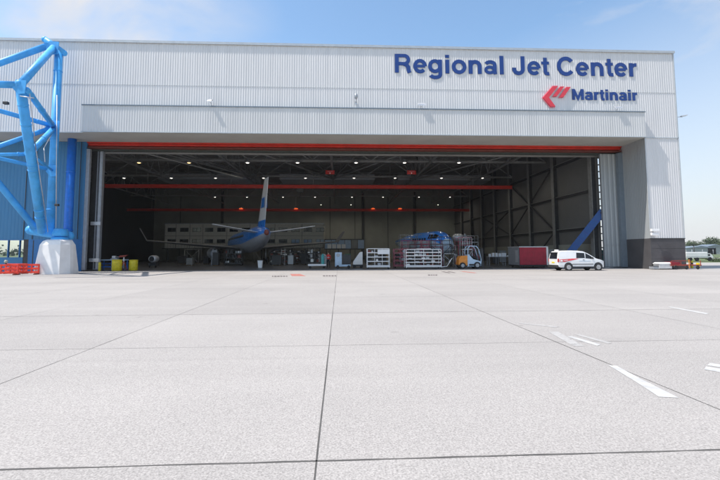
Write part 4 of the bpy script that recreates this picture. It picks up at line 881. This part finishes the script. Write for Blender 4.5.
# back of the hall: office block on stilts, mezzanine, clutter
YO = 88.0; xo0, xo1 = ax(165, YO), ax(323.5, YO); zo0, zo1 = az(248, YO, 200), az(224, YO, 200)
O = thing('office_block', 'two storey cream office block raised on posts at the back of the hall', 'office block')
m = MB(); m.box(xo0, xo1, YO, YO+9, zo0, zo1, 'office'); m.build('wall', None, O)
m = MB(); m.box(xo0-.1, xo1+.1, YO-.1, YO+9.1, zo1, zo1+.15, 'grey_steel'); m.build('roof', None, O)
k = 0; px = 172.0
while px < 321:
    for py in (229.8, 241.3):
        lit = px > 290 and py > 235; m = MB(); x = ax(px, YO); z = az(py, YO, px); m.box(x-.85, x+.85, YO-.03, YO-.003, z-.42, z+.42, 'dark_steel'); w = m.build('window', None, O)
        for dx in (-.42, .42): g = MB(); g.box(x+dx-.36, x+dx+.36, YO-.045, YO-.031, z-.36, z+.36, 'blue_glass' if lit else 'dark_glass'); g.build('pane', None, w)
    px += 12.35
m = MB()
for px in (176, 190, 203, 227, 250, 275, 302): x = ax(px, YO); m.box(x-.04, x+.04, YO-.02, YO-.003, zo0, zo1, 'hall_side')
m.box(xo0, xo1, YO-.025, YO-.003, (zo0+zo1)/2, (zo0+zo1)/2+.05, 'hall_side'); m.build('seam', None, O)
for px in (168, 200, 232, 262, 292, 320): x = ax(px, YO+.4); m = MB(); m.box(x-.15, x+.15, YO+.3, YO+.6, .008, zo0, 'dark_steel'); m.build('post', None, O)
m = MB(); m.box(xo0, xo1, YO-1.2, YO-.005, zo0-.15, zo0-.02, 'dark_steel')
for k in range(60): x = xo0+(xo1-xo0)*k/59; m.box(x-.02, x+.02, YO-1.2, YO-1.16, zo0-.02, zo0+.95, 'truss_steel')
m.box(xo0, xo1, YO-1.21, YO-1.15, zo0+.95, zo0+1.0, 'truss_steel'); m.build('gallery', None, O)
YM = 86.0; x0, x1 = ax(324.5, YM), ax(364, YM)
Z = thing('mezzanine', 'low glazed control room right of the cream office block', 'room')
z0, z1 = az(249, YM), az(240, YM)
m = MB(); m.box(x0, x1, YM, YM+6, 2.35, z0+.1, 'dark_steel'); m.box(x0, x1, YM, YM+6, z1, z1+.2, 'dark_steel'); m.box(x0, x1, YM+4, YM+4.1, z0, z1, 'hall_side'); m.build('deck', None, Z)
for k in range(6): a = x0+(x1-x0)*k/6; m = MB(); m.box(a, a+.1, YM, YM+.1, z0+.1, z1, 'dark_steel'); f = m.build('window_frame', None, Z); g = MB(); g.box(a+.1, a+(x1-x0)/6, YM+.04, YM+.06, z0+.1, z1, 'blue_glass' if k != 4 else 'dark_glass'); g.build('pane', None, f)
for k in range(4): a = x0+.3+(x1-x0-.8)*k/3; m = MB(); m.box(a, a+.2, YM+.2, YM+.4, .008, 2.35, 'dark_steel'); m.build('post', None, Z)
for k in range(4):
    m = MB(); x = x0+1.0+k*.95; m.box(x-.4, x+.4, YM-.2, YM-.05, z0+.12, z0+.95, 'white_paint'); tag(m.build('notice_board'), f'pale board, {ORD[k]} from left, at the front of the low control room', 'board', 'boards on the control room')

# clutter: many different small things along the back and middle
def crate(x, y, w, d, hh, mm, label):
    t = thing('crate', label, 'crate', (x, y, .008), 0, 'crates and cabinets at the back of the hall'); m = MB(); m.box(0, w, 0, d, .1, hh, mm, .03); m.build('body', None, t); m = MB(); m.box(-.02, w+.02, -.02, d+.02, hh, hh+.06, mm, .01); m.build('lid', None, t)
    m = MB()
    for k in range(3): a = w*(k+.5)/3; m.box(a-.05, a+.05, 0, d, .0, .1, 'wood')
    m.build('skid', None, t); return t
COLN = {'dark_steel': 'dark grey', 'grey_steel': 'grey', 'wood': 'brown wooden', 'cab_blue': 'pale blue', 'red': 'red', 'red_brown': 'rust red', 'light_metal': 'silver', 'plastic_black': 'black', 'cream_panel': 'cream', 'white_paint': 'white', 'truss_steel': 'mid grey', 'blue_strong': 'deep blue', 'yellow': 'yellow', 'green': 'green', 'pink_steel': 'pink'}
seq = [(272, 'dark_steel'), (277, 'truss_steel'), (283, 'plastic_black'), (288, 'grey_steel'), (292, 'red_brown'), (297, 'dark_steel'), (301, 'plastic_black'), (306, 'grey_steel'), (312, 'plastic_black'), (318, 'grey_steel'), (222, 'dark_steel'), (213, 'dark_steel'), (204, 'plastic_black'), (196, 'dark_steel'), (187, 'truss_steel'), (178, 'plastic_black'), (345, 'green'), (365, 'dark_steel'), (372, 'truss_steel'), (380, 'dark_steel'), (386, 'wood'), (395, 'plastic_black'), (492, 'dark_steel'), (499, 'grey_steel'), (505, 'red'), (152, 'dark_steel')]
where = 'behind the airliner tail'
for k, (px, mm) in enumerate(seq):
    Y = 58+(k*7.3) % 20; w = random.uniform(.7, 1.3)
    near = 'right of the airliner tail' if 265 < px < 322 else ('left of the airliner tail' if 160 < px < 230 else ('behind the shelf trolleys' if px < 400 and px > 330 else ('between forklift and red container' if px > 400 else 'at the far left')))
    nb = 'the %s one counting from the left' % ORD[sorted(q for q, _ in seq if (265 < q < 322) == (265 < px < 322) and (160 < q < 230) == (160 < px < 230) and (330 < q < 400) == (330 < px < 400) and (q > 400) == (px > 400)).index(px)]
    crate(ax(px, Y), Y, w, w, random.uniform(1.0, 2.1), mm, f'{COLN[mm]} crate {near}, {nb}')
for k, (px, Y) in enumerate(((275, 66), (300, 70), (240, 74), (185, 72))):
    stand(ax(px, Y), Y, 2.4, 1.2, 2.0+.3*(k % 2), ['grey work stand just right of the airliner tail', 'grey work stand below the lit office windows', 'grey work stand behind the airliner fuselage', 'grey work stand left of the airliner below the office block'][k], k % 2 == 0, 'truss_steel', .9)
def ladder(x, y, hh, label, mm='light_metal'):
    t = thing('step_ladder', label, 'ladder', (x, y, .008), 0, 'step ladders in the hall'); m = MB()
    for a in (0, .5): m.bar((a, 0, 0), (a+.0, .7, hh), .05, .08, mm); m.bar((a, 1.4, 0), (a, .72, hh), .04, .06, mm)
    m.build('frame', None, t); m = MB()
    for i in range(1, 8): z = hh*i/8; m.box(0, .5, .7*i/8-.08, .7*i/8+.08, z, z+.03, mm)
    m.build('tread', None, t)
for px, Y, l in ((281, 60, 'silver step ladder right of the airliner tail'), (309, 63, 'silver step ladder left of the worker'), (212, 60, 'silver step ladder left of the airliner tail'), (400, 58, 'silver step ladder between the shelf trolleys')): ladder(ax(px, Y), Y, 2.3, l)
t = thing('heater', 'round silver heater on wheels below the left winglet of the airliner', 'heater', (ax(153, 52), 52, .008))
m = MB(); m.lathe([(.3, -.1), (.42, 0), (.42, 1.0), (.3, 1.1)], (0, 0, 1.05), 'y', 'light_metal'); m.build('drum', None, t); m = MB(); m.lathe([(.24, -.115), (.3, -.1)], (0, 0, 1.05), 'y', 'plastic_black'); m.build('grille', None, t)
m = MB(); m.box(-.4, .4, 0, 1.1, .25, .55, 'dark_steel'); m.build('base', None, t)
for a in (-.35, .35): m = MB(); m.lathe([(.15, -.04), (.2, 0), (.15, .04)], (a, .2, .2), 'x', 'rubber', 14); m.build('wheel', None, t)

# crane beams
for (Y, z0, z1, xa, xb, l, c) in ((63, az(188.6, 63), az(185.2, 63), ax(105, 63, 187), ax(512, 63, 187), 'bright red crane beam crossing the hall under the roof, the nearer one', 0), (90, az(211.3, 90), az(208.8, 90), ax(115, 90, 210), HX-.3, 'dull red crane beam crossing farther back above the office block', 1)):
    t = thing('crane_beam', l, 'beam', (xa, Y, 0)); m = MB(); m.box(0, xb-xa, -.25, .25, z0, z0+.07, 'red_steel'); m.box(0, xb-xa, -.05, .05, z0+.07, z1-.07, 'red_steel'); m.box(0, xb-xa, -.25, .25, z1-.07, z1, 'red_steel'); m.build('girder', None, t)
    for k in range(5):
        x = (xb-xa)*(k+.5)/5; m = MB(); m.tube((x, 0, z1), (x, 0, 13.5), .05, 'truss_steel', n=6); m.build('hanger', None, t)
t = thing('hoist', 'yellow grey hoist trolley hanging from the nearer red crane beam', 'hoist', (ax(300, 63), 63.0, az(188.6, 63))); m = MB(); m.box(-.5, .5, -.3, .3, -.55, -.02, 'dark_steel', .04); m.build('body', None, t); m = MB(); m.tube((0, 0, -.55), (0, 0, -1.2), .03, 'dark_steel', n=6); m.lathe([(.05, -1.4), (.14, -1.3), (.05, -1.2)], (0, 0, 0), 'z', 'dark_steel', 10); m.build('hook', None, t)
# red exit signs
for px, l in ((330, 'red hanging sign, the left one near the front lamps'), (411.5, 'red hanging sign, the right one near the front lamps')):
    Y = 58.0; c = at(px, 172.3, Y); t = thing('hanging_sign', l, 'sign', c, 0, 'red signs hung from the roof'); m = MB(); m.box(-.62, .62, -.03, .03, -.28, .28, 'red', .01); m.build('panel', None, t)
    m = MB(); m.box(-.38, .38, -.036, -.031, .08, .13, 'logo_pink'); m.box(-.07, .07, -.036, -.031, -.2, -.05, 'white_paint'); m.build('pictogram', None, t); m = MB()
    for s in (-.5, .5): m.tube((s, 0, .28), (s, 0, 14.0-c.z), .015, 'dark_steel', n=5)
    m.build('hanger', None, t)
# high bay lamps
def lamp(x, Y, z, mm, label, sc=1.0, hang=1.0):
    t = thing('high_bay_lamp', label, 'lamp', (x, Y, z), 0, 'lamps under the hangar roof')
    m = MB(); m.lathe([(.10*sc, .45), (.14*sc, .3), (.34*sc, .0), (.36*sc, -.06)], (0, 0, 0), 'z', 'grey_steel', 16); m.build('shade', None, t)
    m = MB(); m.lathe([(.22*sc, -.02), (.19*sc, -.08), (.08*sc, -.12)], (0, 0, 0), 'z', mm, 16); m.build('bulb', None, t)
    m = MB(); m.tube((0, 0, .45), (0, 0, .45+hang), .02, 'dark_steel', n=5); m.build('hanger', None, t)
    l = bpy.data.lights.new('lamp_light', 'SPOT'); l.energy = 150; l.spot_size = math.radians(165); l.spot_blend = .6; l.shadow_soft_size = .2; l.color = (1, .8, .55) if mm == 'lamp_warm' else (1, .93, .8)
    lo_ = bpy.data.objects.new('lamp_light', l); COL.objects.link(lo_); lo_.parent = t; lo_.location = (0, 0, -.3)
RN = ['nearest', 'second', 'third', 'back']
def row(pxs, py, Y, mm, rn, sc):
    for k, px in enumerate(pxs):
        c = at(px, py, Y); mmk = mm(px) if callable(mm) else mm
        lamp(c.x, Y, c.z, mmk, f'{ORD[k]} lamp from the left in the {rn} row under the hangar roof', sc, max(.1, 13.9-c.z-.4))
row((139, 189, 247.5, 297.5, 356, 404.5, 459, 508.5), 162.3, 55.5, lambda px: 'lamp_warm' if px < 230 else 'lamp_white', RN[0], 1.05)
row((124, 171.3, 215.5, 263.5, 305.5, 354, 395, 441.5, 482.5), 177.7, 67.2, 'lamp_white', RN[1], .95)
row((215, 247, 283, 315, 352, 383, 419, 450), 196.8, 90.7, 'lamp_white', RN[3], .8)
row((321, 351, 438), 204.5, 96, 'lamp_white', 'rearmost', .6)
for k, (px) in enumerate((241, 296, 373, 400)):
    c = at(px, 208.8, 89.3); t = thing('warning_light', f'{ORD[k]} glowing orange red light from the left on the farther crane beam', 'lamp', c, 0, 'orange lights on the farther crane beam'); m = MB(); m.lathe([(.4, -.08), (.36, .08), (.2, .16)], (0, 0, 0), 'z', 'lamp_red', 14); m.build('dome', None, t); m = MB(); m.tube((0, 0, .25), (0, 0, .6), .05, 'dark_steel', n=6); m.build('stem', None, t)

# ------------------------------------------------------------------ outside, right
t = thing('grey_box', 'pale grey equipment box with a white lid at the foot of the right pier', 'box', (ax(659, 39.2, 268), 39.0, .008)); m = MB(); m.box(-.1, 1.15, 0, .8, .08, .62, 'light_metal', .03); m.build('body', None, t); m = MB(); m.loft([[(-.15, -.03, .55), (1.2, -.03, .55), (1.2, .83, .55), (-.15, .83, .55)], [(0, .1, .68), (1.05, .1, .68), (1.05, .7, .68), (0, .7, .68)]], 'white_paint', smooth=False); m.build('lid', None, t)
t = thing('grey_crate', 'darker grey low crate left of the pale equipment box', 'crate', (ax(652, 39.3, 268), 39.1, .008)); m = MB(); m.box(0, .55, 0, .6, .05, .32, 'grey_steel', .02); m.build('body', None, t); m = MB(); m.box(-.02, .57, -.02, .62, .32, .36, 'dark_steel'); m.build('lid', None, t)
x0 = ax(670, 40.6, 268) if False else 33.9
t = thing('red_trailer', 'rusty red flat trailer frame with yellow ends beside the right pier', 'trailer', (ax(669, 39.2, 268), 38.9, .008))
m = MB(); m.box(0, 3.0, 0, .07, .35, .45, 'red_dull'); m.box(0, 3.0, .93, 1.0, .35, .45, 'red_dull')
for k in range(5): a = k*.73; m.box(a, a+.06, .07, .93, .36, .44, 'red')
m.build('frame', None, t)
m = MB()
for a in (0, .95, 1.9, 2.9): m.box(a, a+.05, 0, .05, .45, .85, 'red_dull')
m.box(0, 1.9, .0, .04, .80, .86, 'red_dull'); m.box(0.05, .9, .06, .9, .46, .7, 'curtain_red'); m.build('side_rail', None, t)
m = MB(); m.box(1.72, 1.80, -.03, .0, .1, .95, 'orange'); m.build('post', None, t); m = MB(); m.box(3.0, 3.15, .35, .65, .2, .6, 'yellow', .02); m.build('end_stop', None, t)
for a in (.4, 1.5, 2.6): m = MB(); m.lathe([(.16, -.05), (.2, 0), (.16, .05)], (a, .0, .2), 'y', 'rubber', 16); m.build('wheel', None, t)
t = thing('yellow_post', 'short yellow post on the apron edge right of the trailer', 'post', (ax(692, 42, 268), 42.0, .008)); m = MB(); cyl(m, (0, 0, 0), .12, 0, .75, 'yellow', 14); m.build('post', None, t); m = MB(); cyl(m, (0, 0, 0), .125, .4, .55, 'plastic_black', 14); m.build('band', None, t)
# white tank trailer on the grass edge
t = thing('box_truck', 'long white low truck parked behind the right corner of the hangar', 'truck', (ax(686, 70, 255), 70, .01))
m = MB(); m.box(0, 3.9, 0, 2.0, .55, 1.55, 'white_paint', .08); m.box(0, 3.9, -.01, 0, .75, .8, 'grey_steel'); m.build('box', None, t); m = MB(); m.prism([(3.95, .4), (3.95, 1.35), (4.5, 1.3), (4.9, .85), (5.1, .4)], 0.1, 1.9, 'y', 'white_paint'); m.build('cab', None, t); m = MB(); m.box(4.0, 4.4, .09, .1, .9, 1.2, 'dark_glass'); m.build('cab_window', None, t)
for a in (.8, 2.0, 4.3): m = MB(); m.lathe([(.28, -.1), (.36, -.05), (.36, .1), (.28, .15)], (a, .1, .36), 'y', 'rubber', 18); m.build('wheel', None, t)
# fence beyond
t = thing('perimeter_fence', 'thin wire perimeter fence with posts across the grass on the right', 'fence', (60, 118, 0))
m = MB()
for k in range(36): m.tube((k*3.2, 0, 0), (k*3.2, 0, 2.2), .05, 'grey_steel', n=6)
m.build('post', None, t); m = MB()
for z in (.4, .9, 1.4, 1.9, 2.15): m.tube((0, 0, z), (112, 0, z), .018, 'grey_steel', n=4)
m.build('wire', None, t)
t = thing('lamp_mast', 'dark slim mast rising from the grass right of the hangar corner', 'mast', (ax(694, 90, 250), 90, 0)); m = MB(); m.tube((0, 0, 0), (0, 0, 3.1), .13, 'dark_steel', r2=.08, n=10); m.build('pole', None, t); m = MB(); m.box(-.5, .5, -.1, .1, 3.1, 3.25, 'dark_steel'); m.build('head', None, t)
for k, (px, w, hh, l) in enumerate(((701, 16, 3.2, 'long low pale grey shed before the distant trees'), (716, 9, 4.0, 'taller pale shed at the right edge before the distant trees'))):
    Y = 210; x = ax(px, Y, 248); t = thing('shed', l, 'shed', (x-w/2, Y, 0)); m = MB(); m.box(0, w, 0, 8, 0, hh, 'cladding_grey'); m.build('wall', None, t); m = MB(); m.prism([(-.4, hh), (w/2, hh+1.2), (w+.4, hh)], -.4, 8.4, 'y', 'coping_dark'); m.build('roof', None, t)
def tree(x, y, hh, label, seed, dark, name='tree'):
    rr = random.Random(seed); t = thing(name, label, 'tree', (x, y, 0), 0, 'distant trees on the right')
    m = MB(); m.tube((0, 0, 0), (.2, 0, hh*.55), .04*hh, 'bark', r2=.015*hh, n=8)
    for k in range(5): a = rr.uniform(0, 6.28); m.tube((.1, 0, hh*rr.uniform(.25, .45)), (math.cos(a)*hh*.3, math.sin(a)*hh*.3, hh*rr.uniform(.5, .75)), .012*hh, 'bark', r2=.004*hh, n=5)
    m.build('trunk', None, t); m = MB()
    lobes = [(rr.uniform(-.32, .32)*hh, rr.uniform(-.3, .3)*hh, hh*rr.uniform(.42, .82), hh*rr.uniform(.12, .22)) for _ in range(11)]
    for lx, ly, lz, lr in lobes:
        for _ in range(75):
            v = Vector((rr.gauss(0, 1), rr.gauss(0, 1), rr.gauss(0, 1))).normalized()*lr*rr.uniform(.55, 1.1); c = Vector((lx, ly, lz))+v; s = hh*rr.uniform(.018, .04)
            n_ = Vector((rr.gauss(0, 1), rr.gauss(0, 1), rr.gauss(0, 1))).normalized(); a = n_.orthogonal().normalized()*s; b = n_.cross(a).normalized()*s
            m.poly([c-a, c-b*.7, c+a, c+b*.7], 'leaf' if rr.random() < dark else 'leaf_light')
    m.build('crown', None, t, recalc=False)
k = 0
for px in (684, 689, 693, 698, 703, 707, 712, 716, 720, 725, 731, 738):
    Y = 235+((k*37) % 40); hh = 7.2+((k*53) % 30)/10 + (2.5 if px in (712, 716, 720) else 0); tree(ax(px, Y, 248), Y, hh, f'distant leafy tree on the horizon, {ORD[k]} from the hangar corner', 100+k, .6); k += 1
m = MB(); rr = random.Random(5)
for k in range(5200):
    x = rr.uniform(-420, 620); y = rr.uniform(330, 350); c = Vector((x, y, abs(rr.gauss(0, 2.6))+.5)); s = rr.uniform(.7, 1.6); n_ = Vector((rr.gauss(0, 1), rr.gauss(0, 1), rr.gauss(0, 1))).normalized(); a = n_.orthogonal().normalized()*s; b = n_.cross(a)*1
    m.poly([c-a, c-b, c+a, c+b], 'leaf')
o = struct(m.build('far_wood', recalc=False), 'stuff'); tag(o, 'far dark line of woodland along the horizon', 'woodland')
# ------------------------------------------------------------------ air
hz = bpy.data.materials.new('haze'); hz.use_nodes = True; t_ = hz.node_tree; t_.nodes.clear(); o_ = t_.nodes.new('ShaderNodeOutputMaterial'); v_ = t_.nodes.new('ShaderNodeVolumePrincipled')
v_.inputs['Color'].default_value = (.86, .9, .95, 1); v_.inputs['Density'].default_value = .0002; v_.inputs['Anisotropy'].default_value = .2; t_.links.new(v_.outputs[0], o_.inputs['Volume'])
m = MB(); m.box(-600, 800, -40, 420, -1.0, 26, hz); o = m.build('haze'); o['kind'] = 'stuff'
# shrubs on the grass edge
for k, (px, Y, r_) in enumerate(((709, 80, .6), (716, 66, .75), (704, 92, .5))):
    rr = random.Random(k); t = thing('bush', ['low bush behind the white truck', 'dark round bush at the right picture edge', 'small pale bush in the grass beyond the truck'][k], 'bush', (ax(px, Y, 258), Y, 0), 0, 'bushes on the grass'); m = MB()
    for _ in range(500):
        v = Vector((rr.gauss(0, 1), rr.gauss(0, 1), abs(rr.gauss(0, .8)))).normalized()*r_*rr.uniform(.5, 1.05); n_ = Vector((rr.gauss(0, 1), rr.gauss(0, 1), rr.gauss(0, 1))).normalized(); a = n_.orthogonal().normalized()*.07; b = n_.cross(a)
        m.poly([v-a, v-b*.6, v+a, v+b*.6], 'leaf')
    m.build('foliage', None, t, recalc=False); m = MB(); m.tube((0, 0, 0), (0, 0, r_*.5), .05, 'bark', n=6); m.build('stem', None, t)
# outside left, seen through the annex windows
t = thing('car', 'white car outdoors seen through the blue wall windows', 'car', (-55, 66, .006), .3)
m = MB(); m.loft([[(x, -w, .3), (x, w, .3), (x, w, zt*.62), (x, w*.8, zt), (x, -w*.8, zt), (x, -w, zt*.62)] for x, zt, w in ((0, .7, .7), (.2, .95, .85), (1.0, 1.02, .88), (1.6, 1.42, .88), (3.0, 1.45, .88), (3.8, 1.1, .88), (4.3, .95, .85), (4.45, .6, .7))], 'car_white'); m.build('body', None, t)
m = MB(); m.loft([[(1.5, s*.89, 1.0) if False else (x, s*.885, z) for x, z in ((1.25, .98), (3.7, .98), (3.05, 1.36), (1.65, 1.34))] for s in (-1, 1)], 'dark_glass', smooth=False); m.build('side_window', None, t)
for a in (.9, 3.5):
    for s in (-1, 1): m = MB(); m.lathe([(.22, -.1), (.31, -.05), (.31, .05), (.22, .1)], (a, s*.82, .31), 'y', 'rubber', 18); m.build('wheel', None, t)
